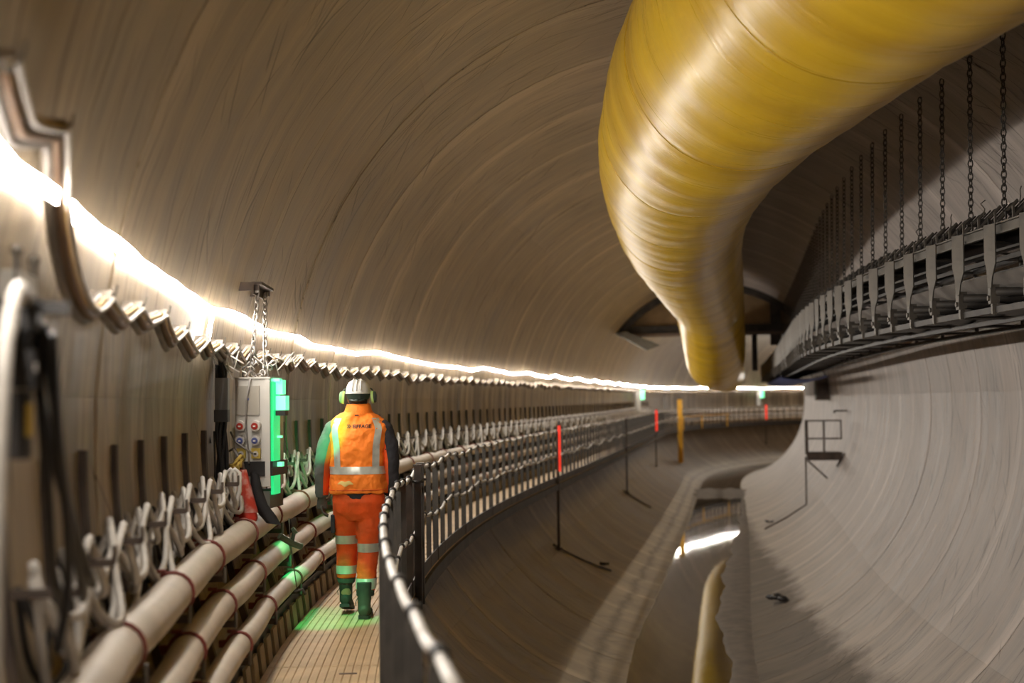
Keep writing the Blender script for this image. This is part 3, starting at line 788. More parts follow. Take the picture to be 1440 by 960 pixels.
# ------------------------------------------------------------------ hanging conveyor on the right
CU0, CU1 = 1.86, 2.92; CT = 1.517
conv = root('hanging_conveyor', P(CU0, CT, 8), 0, 'long conveyor frame with belt hung from chains along the right wall', 'conveyor')
def railbox(u, v, du, dv, s0, s1, nm, m_, ds=.8):
    mb = MB(); rows = []
    for s in np.arange(s0, s1 + .01, ds):
        s = float(s); rows.append([P(u - du / 2, v - dv / 2, s), P(u + du / 2, v - dv / 2, s), P(u + du / 2, v + dv / 2, s), P(u - du / 2, v + dv / 2, s)])
    b0_ = mb.quadgrid(rows, closed=True); mb.cap([b0_, b0_ + 1, b0_ + 2, b0_ + 3]); n = len(rows) - 1; mb.cap([b0_ + 4 * n + q for q in range(4)][::-1])
    mb.build(nm, m_, conv, world=True)
S0, S1 = 3.0, 62.0
railbox(CU0 + .05, CT + .005, .035, .012, S0, S1, 'side_beam', M_galv)
railbox(CU0 + .065, CT - .035, .008, .07, S0, S1, 'side_beam', M_galv)
railbox(CU0 + .05, CT - .075, .035, .012, S0, S1, 'side_beam', M_galv)
railbox(CU1, CT - .03, .06, .09, S0, S1, 'side_beam', M_dark)
for vv, uu in ((1.34, 2.02), (1.30, 2.12), (1.25, 2.0), (1.19, 2.16)):
    railbox(uu, vv, .03, .02, S0, S1, 'long_rod', M_dark)
# carrying belt (trough, upside) and return belt (sagging canvas)
def beltstrip(f, s0, s1, nm, m_, ds=.3, nu=12, th=.012):
    mb = MB(); rows = []
    for s in np.arange(s0, s1 + .01, ds):
        s = float(s); rows.append([P(*f(j / nu, s), s) for j in range(nu + 1)])
    mb.quadgrid(rows); mb.quadgrid([[Vector(p) + Vector((0, 0, th)) for p in r][::-1] for r in rows]); mb.build(nm, m_, conv, smooth=True, world=True)
beltstrip(lambda t, s: (CU0 + .16 + t * .78, CT + .02 - .10 * (1 - abs(2 * t - 1) ** 1.5) + .0), S0, S1, 'carrying_belt', M_beltblack)
beltstrip(lambda t, s: (CU0 + .08 + t * .88, 1.13 - .16 * math.sin(PI * min(1, t * 1.6)) ** .8 * (.75 + .25 * math.sin(s * 2 * PI / .77)) if t < .62 else .97 + (t - .62) * .5), S0, S1, 'return_belt', M_belt, ds=.14)
beltstrip(lambda t, s: (CU0 + .03 + t * .95, .90 - .035 * abs(math.sin((s - 9.36) * PI / .77)) - .05 * math.sin(PI * t)), S0, S1, 'lower_belt', M_beltblack, ds=.14)
railbox(CU0 + .04, .845, .03, .05, S0, S1, 'lower_rod', M_dark)
railbox(CU0 + .4, .80, .04, .04, S0, S1, 'lower_rod', M_dark)
railbox(CU1 - .1, .80, .04, .04, S0, S1, 'lower_rod', M_dark)
# hanger plates + lower roller brackets, idler plates
hp = MB()
for sg, (z1, z2) in enumerate(((0.0, -.50),)):
    prof = [(-.075, 0), (.075, 0), (.078, -.27), (.05, -.36), (.04, -.50), (-.005, -.50), (-.02, -.42), (-.07, -.31)]
    rows = [[(x0, y, z) for (y, z) in prof] for x0 in (-.006, .006)]
    b_ = hp.quadgrid(rows, closed=True); hp.cap([b_ + q for q in range(8)]); hp.cap([b_ + 8 + q for q in range(8)][::-1])
me_plate = hp.mesh('hanger_plate', M_galv)
hb = MB(); hb.box((.02, .03, .01), (.07, .085, .15)); hb.tube([(-.03, .03, -.02), (.06, .03, -.02)], .022, 8); hb.box((.02, .035, -.09), (.035, .05, .07)); hb.tube([(.02, .01, -.135), (.02, .05, -.135)], .018, 7)
me_lug = hb.mesh('roller_lug', M_galv, 40)
ib = MB()   # idler bracket: dark plate with a bright bent edge
ib.box((.11, 0, .095), (.012, .17, .24), ((Vector((.71, 0, -.70))), Y3, Vector((.70, 0, .71))))
ib.box((.0, .06, .02), (.012, .012, .09)); ib.box((.09, .062, .105), (.012, .012, .19), (Vector((.71, 0, -.70)), Y3, Vector((.70, 0, .71))))
ib.mi = 0
me_idler = ib.mesh('idler_bracket', M_dark)
eb = MB(); eb.box((0, -.088, .03), (.018, .014, .12)); eb.box((.10, -.088, .105), (.018, .014, .24), (Vector((.71, 0, -.7)), Y3, Vector((.7, 0, .71))))
me_edge = eb.mesh('bracket_edge', M_galv)
rb_ = MB(); rb_.tube([(.10, 0, .11), (.72, 0, .02), ], .04, 8); me_roll = rb_.mesh('idler_roller', M_dark, True)
rl_ = MB(); rl_.tube([(0, 0, 0), (1.0, 0, 0)], .035, 8); me_ret = rl_.mesh('return_roller', M_dark, True)
CR = P(CU0, CT, 8)
def attach(me, nm, u, v, s, extra=0.0, par=None):
    o = bpy.data.objects.new(nm, me); COL.objects.link(o); o.parent = par or conv
    o.location = P(u, v, s) - CR; o.rotation_euler = (0, 0, -theta(s) + extra); WM[o.name] = Matrix.Identity(4); return o
for k in range(-6, 66):
    s = 9.362 + .77 * k
    tw = (hash01(k, 3) - .5) * .25
    attach(me_plate, 'hanger_plate', CU0 - .012, CT + .0, s, .35 + tw)
    attach(me_lug, 'roller_lug', CU0 + .0, CT - .56, s + .02, tw)
    attach(me_ret, 'return_roller', CU0 + .02, .985, s)
for k in range(-12, 100):
    s = 9.55 + .385 * k
    attach(me_idler, 'idler_bracket', CU0 + .07, CT + .02, s)
    attach(me_edge, 'bracket_edge', CU0 + .07, CT + .02, s)
    if k % 2 == 0: attach(me_roll, 'idler_roller', CU0 + .12, CT + .02, s)
for k in range(-6, 40):
    s = 9.4 + 1.54 * k
    mb = MB()
    if s < 3.2 or s > 61: continue
    a, b_ = P(CU0 + .06, CT - .06, s), P(CU1, CT - .06, s); mb.tube([a, b_], .02, 6)
    mb.tube([P(CU1, CT - .05, s), P(CU1, .80, s)], .02, 6); mb.tube([P(CU1, .82, s), P(CU0 + .04, .82, s)], .015, 6)
    mb.build('cross_member', M_dark, conv, world=True)
# bent wires sticking up
for s, dx in ((9.9, .02), (10.7, -.01), (11.6, .02), (9.1, 0), (12.7, .0)):
    mb = MB(); mb.tube([P(CU0 + .14, CT + .12, s), P(CU0 + .16, CT + .20, s + .02), P(CU0 + .13 + dx, CT + .24, s), P(CU0 + .16, CT + .27, s)], .005, 5); mb.build('bent_wire', M_galv, conv, world=True)
# suspension chains
def chain_mesh(p0, p1, pitch, wr, name, m_, n=8, m=4):
    mb = MB(); d = p1 - p0; L_ = d.length; T = d.normalized(); A = T.orthogonal().normalized(); B = T.cross(A)
    cnt = max(2, int(L_ / pitch)); pitch = L_ / cnt
    for k in range(cnt):
        c = p0 + T * (pitch * (k + .5)); W = A if k % 2 else B
        pts = [c + T * (pitch * .68 * math.cos(a)) + W * (pitch * .38 * math.sin(a)) for a in (2 * PI * q / n for q in range(n))]
        mb.tube(pts, wr, m, closed=True)
    return mb
CHV0, CHV1 = CT + .14, 3.27
cm = chain_mesh(Vector((0, 0, 0)), Vector((.03, 0, CHV1 - CHV0)), .058, .0075, 'chain', M_chaind).mesh('chain', M_chaind)
sh_ = MB(); sh_.box((0, 0, -.05), (.02, .04, .12)); sh_.tube([(0, -.03, 0), (0, .03, 0)], .012, 6); me_sh = sh_.mesh('shackle', M_dark)
an_ = MB(); an_.box((0.03, 0, 0.0), (.07, .07, .02), (Vector((.6, 0, .8)), Y3, Vector((-.8, 0, .6)))); me_an = an_.mesh('anchor_plate', M_dark)
for k in range(-6, 46):
    s = 11.0 + .90 * k + (hash01(k, 9) - .5) * .05
    if s < 8: continue
    nch = [q for q in range(-6, 46) if 11.0 + .90 * q + (hash01(q, 9) - .5) * .05 > 10.0]; ci = nch.index(k) if k in nch else -1
    r0 = rootp('suspension_chain', 2.28, CHV0, s, (ORD[ci] + ' conveyor suspension chain from the right edge of the picture') if 0 <= ci < 12 else ('one of the far conveyor suspension chains seen in the dark beside the duct' if ci >= 12 else 'one of the near conveyor suspension chains just outside the right edge'), 'chain', 'conveyor suspension chains')
    for me, nm, z, x in ((cm, 'chain_links', 0, 0), (me_sh, 'shackle', 0, 0), (me_an, 'anchor_plate', CHV1 - CHV0 + .03, .03)):
        o = bpy.data.objects.new(nm, me); COL.objects.link(o); o.parent = r0; o.location = (x, 0, z); WM[o.name] = Matrix.Identity(4)
# cross bars carrying the chains' feet
for k in range(-6, 46):
    s = 11.0 + .90 * k
    if s < 4: continue
    mb = MB(); mb.tube([P(CU0 + .1, CT + .09, s), P(2.35, CT + .10, s)], .014, 6); mb.tube([P(2.35, CT + .10, s), P(CU1, CT + .02, s)], .014, 6); mb.build('chain_bar', M_dark, conv, world=True)
# wavy white tube drawn as a pale rim on the right wall under the conveyor
mb = MB(); pts = []
for s in np.arange(6, 46, .3):
    s = float(s); v = lerp(s, [6, 14, 20, 34, 46], [.93, .97, 1.06, 1.12, 1.10]) + .02 * math.sin(s * 1.7) + .012 * math.sin(s * 4.1)
    pts.append(P(wallu(v, .03, 1), v, s))
mb.tube(pts, .024, 7); tag(mb.build('wall_rim_tube', M_tube, smooth=True), 'pale wavy rim tube along the right wall just below the hanging conveyor', 'hose')
# blue sheeting under the far conveyor
r0 = root('blue_sheeting', P(2.2, .7, 36), 0, 'blue plastic sheeting slung under the far end of the conveyor', 'sheeting')
mb = MB(); rows = []
for s in np.arange(33, 52, .5):
    s = float(s); rows.append([P(1.85 + t * 1.1, .66 - .10 * math.sin(PI * t) + .03 * math.sin(s * 3 + t * 5), s) for t in (0, .2, .4, .6, .8, 1)])
mb.quadgrid(rows); mb.quadgrid([[Vector(p) + Vector((0, 0, .01)) for p in r][::-1] for r in rows]); mb.build('sheet', M_blue, r0, smooth=True, world=True)
for s in (34, 40, 46, 51):
    mb = MB(); mb.tube([P(1.85, .66, s), P(1.85, .82, s)], .012, 5); mb.tube([P(2.95, .66, s), P(2.85, .82, s)], .012, 5); mb.build('sheet_strap', M_dark, r0, world=True)

# ------------------------------------------------------------------ gantry across the crown at s = 46
r0 = rootp('crown_gantry', 0, 2.4, 46, 'dark arched gantry with brown panel behind the lower end of the duct', 'gantry')
def xs(ph, r_): return (r_ * math.cos(ph), r_ * math.sin(ph) - 2.4)
mb = MB(); a0, a1 = math.radians(36), math.radians(144); rows = []
for k in range(31):
    ph = a0 + (a1 - a0) * k / 30
    rows.append([(xs(ph, RT - .01)[0], -.25, xs(ph, RT - .01)[1]), (xs(ph, RT - .22)[0], -.25, xs(ph, RT - .22)[1]), (xs(ph, RT - .22)[0], .25, xs(ph, RT - .22)[1]), (xs(ph, RT - .01)[0], .25, xs(ph, RT - .01)[1])])
mb.quadgrid(rows, closed=True); mb.build('arch_rib', M_dark, r0)
mb = MB(); mb.box((0, 0, .08), (6.2, .3, .26)); mb.build('tie_beam', M_dark, r0)
mb = MB(); mb.box((0, -.05, -.10), (6.3, .5, .10)); mb.build('beam_flange', mat('pinkish_flange', (.20, .15, .125), .7), r0)
mb = MB(); rows = []
n = 24
b0_ = len(mb.v)
for y in (.05, .12):
    top = []
    for k in range(n + 1):
        ph = math.radians(38) + math.radians(104) * k / n; top.append((xs(ph, RT - .12)[0], y, xs(ph, RT - .12)[1]))
    bot = [(p[0], y, .15) for p in top]
    mb.quadgrid([top, bot])
mb.build('brown_panel', M_brownpanel, r0)
mb = MB()
mb.v += [(-3.22, -.6, -.03), (-2.2, -.6, -.62), (-1.75, -.6, -.45), (-2.9, -.6, .02), (-3.3, .0, -.03), (-2.25, .0, -.62), (-1.8, .0, -.45), (-2.95, .0, .02)]
for q in ((0, 1, 2, 3), (7, 6, 5, 4), (0, 4, 5, 1), (1, 5, 6, 2), (2, 6, 7, 3), (3, 7, 4, 0)): mb.f.append(q); mb.m.append(0)
mb.build('deflector_plate', M_flange, r0)
mb = MB(); mb.box((2.05, 0, .5), (.35, .4, 2.0)); mb.build('hanger_column', M_dark, r0)
mb = MB(); mb.box((1.35, 0, -.70), (.18, .25, 1.3)); mb.build('hanger_column', M_dark, r0)

# ------------------------------------------------------------------ little platform on the right wall
r0 = rootp('wall_platform', 2.7, -1.55, 40, 'small steel access platform with handrail bracketed to the right wall', 'platform')
mb = MB(); mb.box((.48, 0, 0), (.96, .8, .20)); mb.box((.48, 0, .11), (1.0, .84, .02)); mb.build('platform_deck', M_rust, r0)
for x, y in ((0, -.38), (.47, -.38), (0, .38)):
    mb = MB(); mb.box((x, y, .55), (.055, .055, 1.0)); mb.build('rail_post', M_rust, r0)
mb = MB(); mb.box((.95, -.38, .77), (.04, .04, .52)); mb.build('rail_post', M_rust, r0)
for z in (1.03, .52):
    mb = MB(); mb.box((.48, -.38, z), (.98, .045, .045)); mb.build('hand_rail', M_rust, r0)
    mb = MB(); mb.box((0, 0, z), (.04, .78, .04)); mb.build('hand_rail', M_rust, r0)
mb = MB(); mb.tube([(0, -.3, -.1), (.55, -.3, -.62)], .03, 6); mb.build('brace', M_rust, r0)
mb = MB(); mb.tube([(.98, -.3, .0), (.82, -.3, -.28)], .03, 6); mb.build('brace', M_rust, r0)
mb = MB(); mb.tube([(-.05, -.4, 0), (-.06, -.4, -1.35), (-.62, -.4, -1.72), (-1.25, -.4, -2.05)], .028, 6); mb.build('drain_pipe', M_rust, r0)
r1 = rootp('wall_bracket', wallu(-.27, .0, 1), -.27, 42, 'short dark bracket sticking out of the right wall above the platform', 'bracket')
mb = MB(); mb.box((-.18, 0, 0), (.4, .06, .05)); mb.box((-.37, 0, -.04), (.05, .06, .08)); mb.build('bracket_arm', M_rust, r1)
r1 = rootp('wall_box', wallu(.45, .0, 1), .45, 50, 'tall brown box fixed high on the right wall near the far bend', 'box')
mb = MB(); mb.box((-.22, 0, 0), (.5, .9, .85)); mb.build('box_body', M_flange, r1)
mb = MB(); mb.box((-.22, -.46, 0), (.42, .02, .75)); mb.build('box_door', M_rust, r1)
# curved scuff of the lining hose on right wall
# ------------------------------------------------------------------ power cabinet
CX = P(-3.755, -.515, 9.2)
cab = root('power_cabinet', CX, -theta(9.2) - .16, 'grey power distribution cabinet with sockets and a green lit side, hung on chains', 'cabinet')
H = .865; Wd = .245; D = .34
mb = MB(); mb.box((0, 0, H * .5 + .06), (Wd, D, H - .12)); mb.box((0, 0, H + .005), (Wd + .02, D + .02, .012)); mb.build('cabinet_body', M_cab, cab)
mb = MB(); mb.box((.0, 0, .03), (Wd * .98, D * .96, .12), taper=1.0); mb.build('cabinet_base', mat('grey_green_base', (.12, .12, .10), .6), cab)
mb = MB(); mb.box((.112, -D / 2 - .008, H * .5 + .06), (.035, .018, H - .13)); mb.build('edge_post', M_cab, cab)
mb = MB(); mb.box((-.028, -D / 2 - .006, H - .15), (.162, .014, .20)); mb.build('inspection_hatch', M_cabin, cab)
mb = MB(); mb.sphere((-.028, -D / 2 - .015, H - .14), (.011, .004, .011), 8, 5); mb.build('hatch_logo', M_sockb, cab)
for row, (zz, ms, lb) in enumerate(((.545, M_sockr, 'red'), (.445, M_sockb, 'blue'), (.355, M_socky, 'yellow'))):
    for cxx in (-.075, .03):
        mb = MB()
        if row < 2:
            mb.tube([(cxx, -D / 2, zz), (cxx, -D / 2 - .045, zz - .006)], .036 - .003 * row, 16)
        else:
            mb.box((cxx, -D / 2 - .012, zz - .004), (.062, .025, .07)); 
        so = mb.build('socket', M_sockw if row < 2 else M_socky, cab, smooth=40)
        mb = MB()
        mb.tube([(cxx, -D / 2 - .045 + .03 * (row == 2), zz - .006), (cxx, -D / 2 - .052 + .02 * (row == 2), zz - .008)], .024 - .002 * row, 14)
        mb.build('socket_lid', ms if row < 2 else M_sockw, so, smooth=40)
        mb = MB(); mb.box((cxx, -D / 2 - .055 + .02 * (row == 2), zz - .007), (.016, .006, .010)); mb.build('socket_label', M_white if row < 2 else M_black, so)
mb = MB(); mb.box((.01, 0, .245), (Wd + .03, D + .03, .10)); mb.build('strap_band', M_black, cab)
mb = MB(); mb.box((.0, -D / 2 - .004, .14), (.10, .008, .09)); mb.build('type_plate', M_cabin, cab)
# green lamp bar on the aisle side
mb = MB(); mb.box((Wd / 2 + .012, -.07, H * .5 + .02), (.02, .16, H - .09)); mb.build('green_light_bar', M_green, cab)
mb = MB(); mb.box((Wd / 2 + .04, -.05, H - .06), (.06, .08, .10)); mb.box((Wd / 2 + .055, -.05, H - .17), (.075, .09, .10)); mb.box((Wd / 2 + .01, -.1, H - .01), (.10, .05, .02)); gl = mb.build('green_lamp_head', M_greenhot, cab)
mb = MB(); mb.box((Wd / 2 + .055, -.06, H - .24), (.07, .08, .035)); mb.build('lamp_holder', M_black, cab)
mb = MB(); mb.box((Wd / 2 + .03, -.05, .46), (.05, .03, .015)); mb.box((Wd / 2 + .03, -.05, .27), (.06, .05, .03)); mb.build('hinge_lug', M_greenhot, cab)
mb = MB(); mb.tube([(-.005, -D / 2 - .02, H), (-.03, -D / 2 - .03, .72), (-.04, -D / 2 - .025, .55), (-.02, -D / 2 - .03, .35), (-.015, -D / 2 - .03, .28)], .006, 6); mb.build('front_cable', M_greyc, cab, smooth=True)
mb = MB(); mb.tube([(-.145, -D / 2 - .03, .50), (-.10, -D / 2 - .06, .43), (-.03, -D / 2 - .06, .385), (.02, -D / 2 - .05, .35)], .007, 6)
mb.tube([(-.19, -D / 2 - .02, .2), (-.17, -D / 2 - .05, .36), (-.11, -D / 2 - .07, .385), (-.06, -D / 2 - .06, .30), (-.04, -D / 2 - .05, .22)], .013, 7); mb.build('plug_cable', M_greyc, cab, smooth=True)
# lift lugs
for x in (-.06, .04):
    mb = MB(); mb.torus((x, 0, H + .03), .025, .007, (X3, Z3), 12, 6); mb.build('lifting_eye', M_chain, cab, smooth=True)
# wall mounted bracket plate and two chains
pb = root('chain_anchor_bar', P(wallu(1.0, 0), 1.0, 9.42), -theta(9.42), 'rusty steel bar bolted high on the left wall carrying the two bright chains', 'bar')
mb = MB(); mb.box((.13, -.02, .02), (.07, .62, .02)); mb.box((.10, -.02, -.02), (.015, .62, .07)); mb.box((.06, -.28, 0), (.16, .03, .06)); mb.box((.06, .26, 0), (.16, .03, .06)); mb.build('bar_body', M_rust, pb)
for y in (-.25, .2):
    mb = MB(); mb.tube([(.10, y, -.02), (.135, y, -.02)], .022, 10); mb.build('bolt', M_galv, pb, smooth=40)
chn = [(-3.755, 9.25), (-3.665, 9.55)]
for i, (u, s, ub, sb) in enumerate(((-3.775, 9.28, -3.80, 9.16), (-3.765, 9.56, -3.70, 9.24))):
    p1 = P(u, .985, s); p0 = CX + Vector((0, 0, 0)); p0 = WM[cab.name] @ Vector(((-.06, .04)[i], 0, H + .05))
    mb = chain_mesh(p1, p0, .042, .0065, 'chain', M_chain, 12, 6)
    o = mb.build('cabinet_chain', M_chain, smooth=True); tag(o, ('left', 'right')[i] + ' one of the two bright chains that carry the power cabinet', 'chain')
# tangle of spare chain, wires on top of the cabinet
mb = MB(); rr = random.Random(5); top = WM[cab.name] @ Vector((0, 0, H + .02))
for k in range(16):
    a = rr.uniform(0, 2 * PI); c = top + Vector((rr.uniform(-.11, .11), rr.uniform(-.12, .10), rr.uniform(.0, .10)))
    A = Vector((rr.uniform(-1, 1), rr.uniform(-1, 1), rr.uniform(-1, 1))).normalized(); B = A.orthogonal().normalized()
    pts = [c + A * (.030 * math.cos(q)) + B * (.017 * math.sin(q)) for q in (2 * PI * z / 10 for z in range(10))]
    mb.tube(pts, .006, 5, closed=True)
tag(mb.build('spare_chain', M_chain, smooth=True), 'heap of bright spare chain links on top of the power cabinet', 'chain')
# loose wire ends around the chains
mb = MB()
for k in range(14):
    c = top + Vector((rr.uniform(-.28, .28), rr.uniform(-.2, .1), rr.uniform(.02, .16)))
    mb.tube([c, c + Vector((rr.uniform(-.05, .05), rr.uniform(-.05, .05), rr.uniform(-.02, .06))), c + Vector((rr.uniform(-.09, .09), rr.uniform(-.05, .05), rr.uniform(-.1, .02)))], .0045, 5)
tag(mb.build('wire_ends', M_cable, smooth=True), 'tuft of loose pale wire ends around the cabinet chains', 'wires', kind='stuff')
# black cable bundle and grey box left of cabinet
r0 = rootp('cable_drop', -3.955, -.50, 8.75, 'black cable bundle with a grey junction box hanging left of the power cabinet', 'cables')
for k in range(6):
    mb = MB(); x = .0 + .018 * (k % 3); y = -.04 + .03 * (k // 3)
    mb.tube([(x + .012 * math.sin(z * 9 + k), y + .012 * math.cos(z * 7 + k), z) for z in np.linspace(-.05, 1.0 - .06 * (k % 2), 14)], .012 + .003 * (k % 2), 6); mb.build('black_cable', M_black, r0, smooth=True)
mb = MB(); mb.box((.03, -.08, .74), (.085, .08, .22)); mb.build('junction_box', mat('smoky_grey_box', (.13, .125, .12), .35), r0)
mb = MB(); mb.box((.03, -.10, .60), (.09, .09, .08)); mb.build('cable_gland', M_black, r0)
mb = MB(); mb.tube([(-.06, -.06, .85), (-.085, -.07, .6), (-.05, -.06, .42), (-.08, -.07, .55)], .006, 5); mb.tube([(-.02, -.1, .5), (-.015, -.1, .25), (-.02, -.1, .1)], .007, 5)
mb.tube([(-.02, -.1, .12), (-.02, -.1, -.02)], .022, 7); mb.build('hanging_plug', M_black, r0, smooth=True)
mb = MB()
for k in range(9):
    c = Vector((rr.uniform(-.05, .10), -.07, rr.uniform(.88, 1.02))); mb.tube([c, c + Vector((rr.uniform(-.05, .05), -.02, rr.uniform(.02, .10))), c + Vector((rr.uniform(-.08, .08), -.03, rr.uniform(-.06, .05)))], .005, 5)
mb.build('wire_tuft', M_cable, r0, smooth=True)
# red hose bag under milky sheet and yellow rag
r0 = rootp('wrapped_extinguisher', -3.83, -.60, 8.95, 'red bottle wrapped in milky plastic on the thick pipe below the cabinet', 'bottle')
mb = MB(); mb.loft([(.02, 0, -.04, .06, .055), (.02, 0, .0, .075, .065), (.01, 0, .12, .068, .06), (-.015, 0, .26, .045, .045), (-.03, 0, .33, .02, .02)], 14); mb.build('bottle', M_redpl, r0, smooth=True)
mb = MB(); mb.loft([(.0, 0, .33, .022, .02), (-.01, 0, .24, .055, .05), (.01, 0, .10, .074, .066), (.02, 0, .04, .079, .069)], 14, caps=False); mb.build('plastic_wrap', mat('torn_milky_wrap', (.55, .06, .035), .3, dirt=(.62, .45, .40), dscale=14, damt=.75), r0, smooth=True)
mb = MB(); rr2 = random.Random(2)
for k in range(6): mb.tube([(-.04, -.03, .36), (-.04 + rr2.uniform(-.05, .05), -.04, .38 + rr2.uniform(-.02, .05)), (-.04 + rr2.uniform(-.08, .08), -.05, .36 + rr2.uniform(-.05, .07))], .012, 5)
mb.build('yellow_rag', mat('yellow_rag', (.55, .38, .08), .8), r0, smooth=True)
r0 = rootp('white_hose_loop', -3.86, -.62, 8.72, 'pair of bright white hoses bent in a narrow loop left of the red bottle', 'hose')
for dx in (0, .03):
    mb = MB(); mb.tube([(-.17 + dx, .0, -.02), (-.12 + dx, 0, .10), (-.06 + dx, 0, .24), (-.045 + dx, 0, .34), (-.02 + dx, 0, .365), (.01 + dx, 0, .34), (.01 + dx, 0, .22), (-.03 + dx, 0, .10), (-.07 + dx, 0, .0)], .0145, 8); mb.build('hose', M_white, r0, smooth=True)
r0 = rootp('black_cloth', -3.70, -.62, 9.0, 'black cloth strap hanging slack from the band of the cabinet', 'cloth')
mb = MB(); rows = []
for z, x, wv in ((.33, -.06, .03), (.22, -.045, .04), (.12, -.02, .05), (.04, .03, .06), (-.02, .07, .05)):
    rows.append([(x - wv, -.02, z), (x, -.05, z - .005), (x + wv, -.02, z - .015), (x, .0, z)])
mb.quadgrid(rows, closed=True); mb.build('cloth_body', M_blackmat, r0, smooth=True)
# valve between pipes under the cabinet with a hanging wire
r0 = rootp('pipe_valve', -3.60, -.82, 9.55, 'small greenish valve on the middle pipe right below the cabinet', 'valve')
mb = MB(); mb.tube([(-.06, -.06, .04), (.02, 0, -.02), (.09, .03, -.05)], .024, 8); mb.tube([(.02, 0, -.02), (.04, -.01, .07)], .014, 8); mb.tube([(.03, -.01, .065), (.05, -.01, .08)], .026, 8); mb.build('valve_body', mat('grimy_green_brass', (.10, .15, .10), .4, .4), r0, smooth=40)
mb = MB(); mb.tube([(.0, 0, .16), (.01, 0, .0), (.03, -.01, -.15), (.06, -.02, -.36)], .004, 5); mb.tube([(.04, -.02, -.37), (.10, -.02, -.35), (.12, -.02, -.39)], .010, 5); mb.build('hanging_wire', M_galv, r0, smooth=True)
# loose strip on the wall right of the cabinet
mb = MB(); mb.box((0, 0, 0), (.06, .55, .012)); r0 = rootp('wall_shelf_strip', wallu(.28, .03), .28, 10.9, 'thin pale shelf strip on the wall right of the cabinet lamp', 'strip'); mb.build('strip_body', M_cable, r0)

# ------------------------------------------------------------------ out of focus gear at the left edge
r0 = rootp('hanging_plug_box', -3.80, .10, 2.95, 'blurred black plug box with an orange label hanging at the left edge', 'box')
mb = MB(); mb.box((-.0, 0, .28), (.10, .09, .07)); mb.box((.05, 0, .295), (.12, .035, .028)); mb.build('hanger_clamp', M_black, r0)
mb = MB(); mb.tube([(.02, 0, .28), (.0, 0, .20)], .03, 9); mb.box((.0, 0, .16), (.085, .08, .085)); mb.box((-.005, 0, .04), (.065, .065, .15)); mb.build('box_body', M_black, r0, smooth=40)
mb = MB(); mb.box((.032, -.028, .05), (.014, .012, .07)); mb.build('orange_label', M_label, r0)
mb = MB(); mb.box((.035, -.03, .165), (.022, .01, .018)); mb.build('bright_clip', M_white, r0)
r1 = rootp('black_cable_loop', -3.80, -.3, 3.05, 'blurred black cables looping down from the plug box at the left edge', 'cables')
def wp(lst): return [P(*q) for q in lst]
for k, l in enumerate(([(-3.75, .36, 2.98), (-3.74, .22, 3.05), (-3.75, .0, 3.25), (-3.76, -.2, 3.5), (-3.77, -.33, 3.75), (-3.80, -.38, 3.9)],
          [(-3.77, .36, 3.0), (-3.76, .15, 3.03), (-3.76, -.05, 3.12), (-3.77, -.2, 3.22), (-3.78, -.33, 3.42), (-3.80, -.38, 3.62)],
          [(-3.73, .34, 2.98), (-3.73, .1, 3.06), (-3.74, -.12, 3.28), (-3.75, -.3, 3.34), (-3.77, -.42, 3.3)],
          [(-3.78, .30, 3.02), (-3.76, .1, 3.1), (-3.75, -.1, 3.38), (-3.76, -.33, 3.82)])):
    sm = []
    for i in range(len(l) - 1):
        for q in range(5):
            t = q / 5; sm.append([l[i][j] + (l[i + 1][j] - l[i][j]) * t for j in range(3)])
    sm.append(list(l[-1]))
    for _ in range(4): sm = [sm[0]] + [[(sm[i - 1][j] + sm[i + 1][j] + 2 * sm[i][j]) / 4 for j in range(3)] for i in range(1, len(sm) - 1)] + [sm[-1]]
    mb = MB(); mb.tube(wp(sm), .0125, 7); mb.build('black_cable', M_black, r1, smooth=True, world=True)
r1 = rootp('white_hose_arc', -3.78, .0, 2.7, 'blurred thick white hose arching at the left edge of the picture', 'hose')
for k, l in enumerate(([(-3.78, .40, 2.94), (-3.77, .43, 2.85), (-3.76, .42, 2.72), (-3.76, .30, 2.6), (-3.76, .1, 2.55), (-3.77, -.2, 2.56), (-3.78, -.5, 2.62)], [(-3.80, .36, 2.9), (-3.79, .30, 2.76), (-3.79, .1, 2.7), (-3.80, -.2, 2.68), (-3.81, -.5, 2.74)])):
    mb = MB(); sm = []
    for i in range(len(l) - 1):
        for q in range(5):
            t = q / 5; sm.append([l[i][j] + (l[i + 1][j] - l[i][j]) * t for j in range(3)])
    sm.append(list(l[-1]))
    for _ in range(4): sm = [sm[0]] + [[(sm[i - 1][j] + sm[i + 1][j] + 2 * sm[i][j]) / 4 for j in range(3)] for i in range(1, len(sm) - 1)] + [sm[-1]]
    mb.tube(wp(sm), .015, 9); mb.build('hose', M_cable, r1, smooth=True, world=True)
r1 = rootp('wall_fitting', wallu(.50, .0), .50, 3.75, 'blurred pale fitting with two studs on the wall above the plug box', 'fitting')
mb = MB(); mb.box((.03, 0, 0), (.06, .28, .10)); mb.build('fitting_body', M_cab, r1)
for y in (-.13, .13):
    mb = MB(); mb.tube([(.05, y, -.02), (.05, y, .10)], .012, 7); mb.sphere((.05, y, .10), .018, 8, 6); mb.build('stud', M_galv, r1, smooth=40)
# far green lamps
for s, v, lab in ((64.0, .45, 'green lamp on the left wall far down the tunnel left of the yellow post'), (90.3, .45, 'farthest green lamp, right of the duct end at the bend')):
    r0 = rootp('green_signal_box', wallu(v, 0) + .06, v - .4, s, lab, 'lamp')
    mb = MB(); mb.box((.15, 0, .0), (.3, .3, .9)); mb.build('signal_cabinet', M_cab, r0)
    mb = MB(); mb.box((.40, -.05, .3), (.18, .22, .45)); mb.build('signal_lens', M_greenhot, r0)
    mb = MB(); mb.box((.34, -.04, -.1), (.06, .22, .1)); mb.build('lens_holder', M_dark, r0)

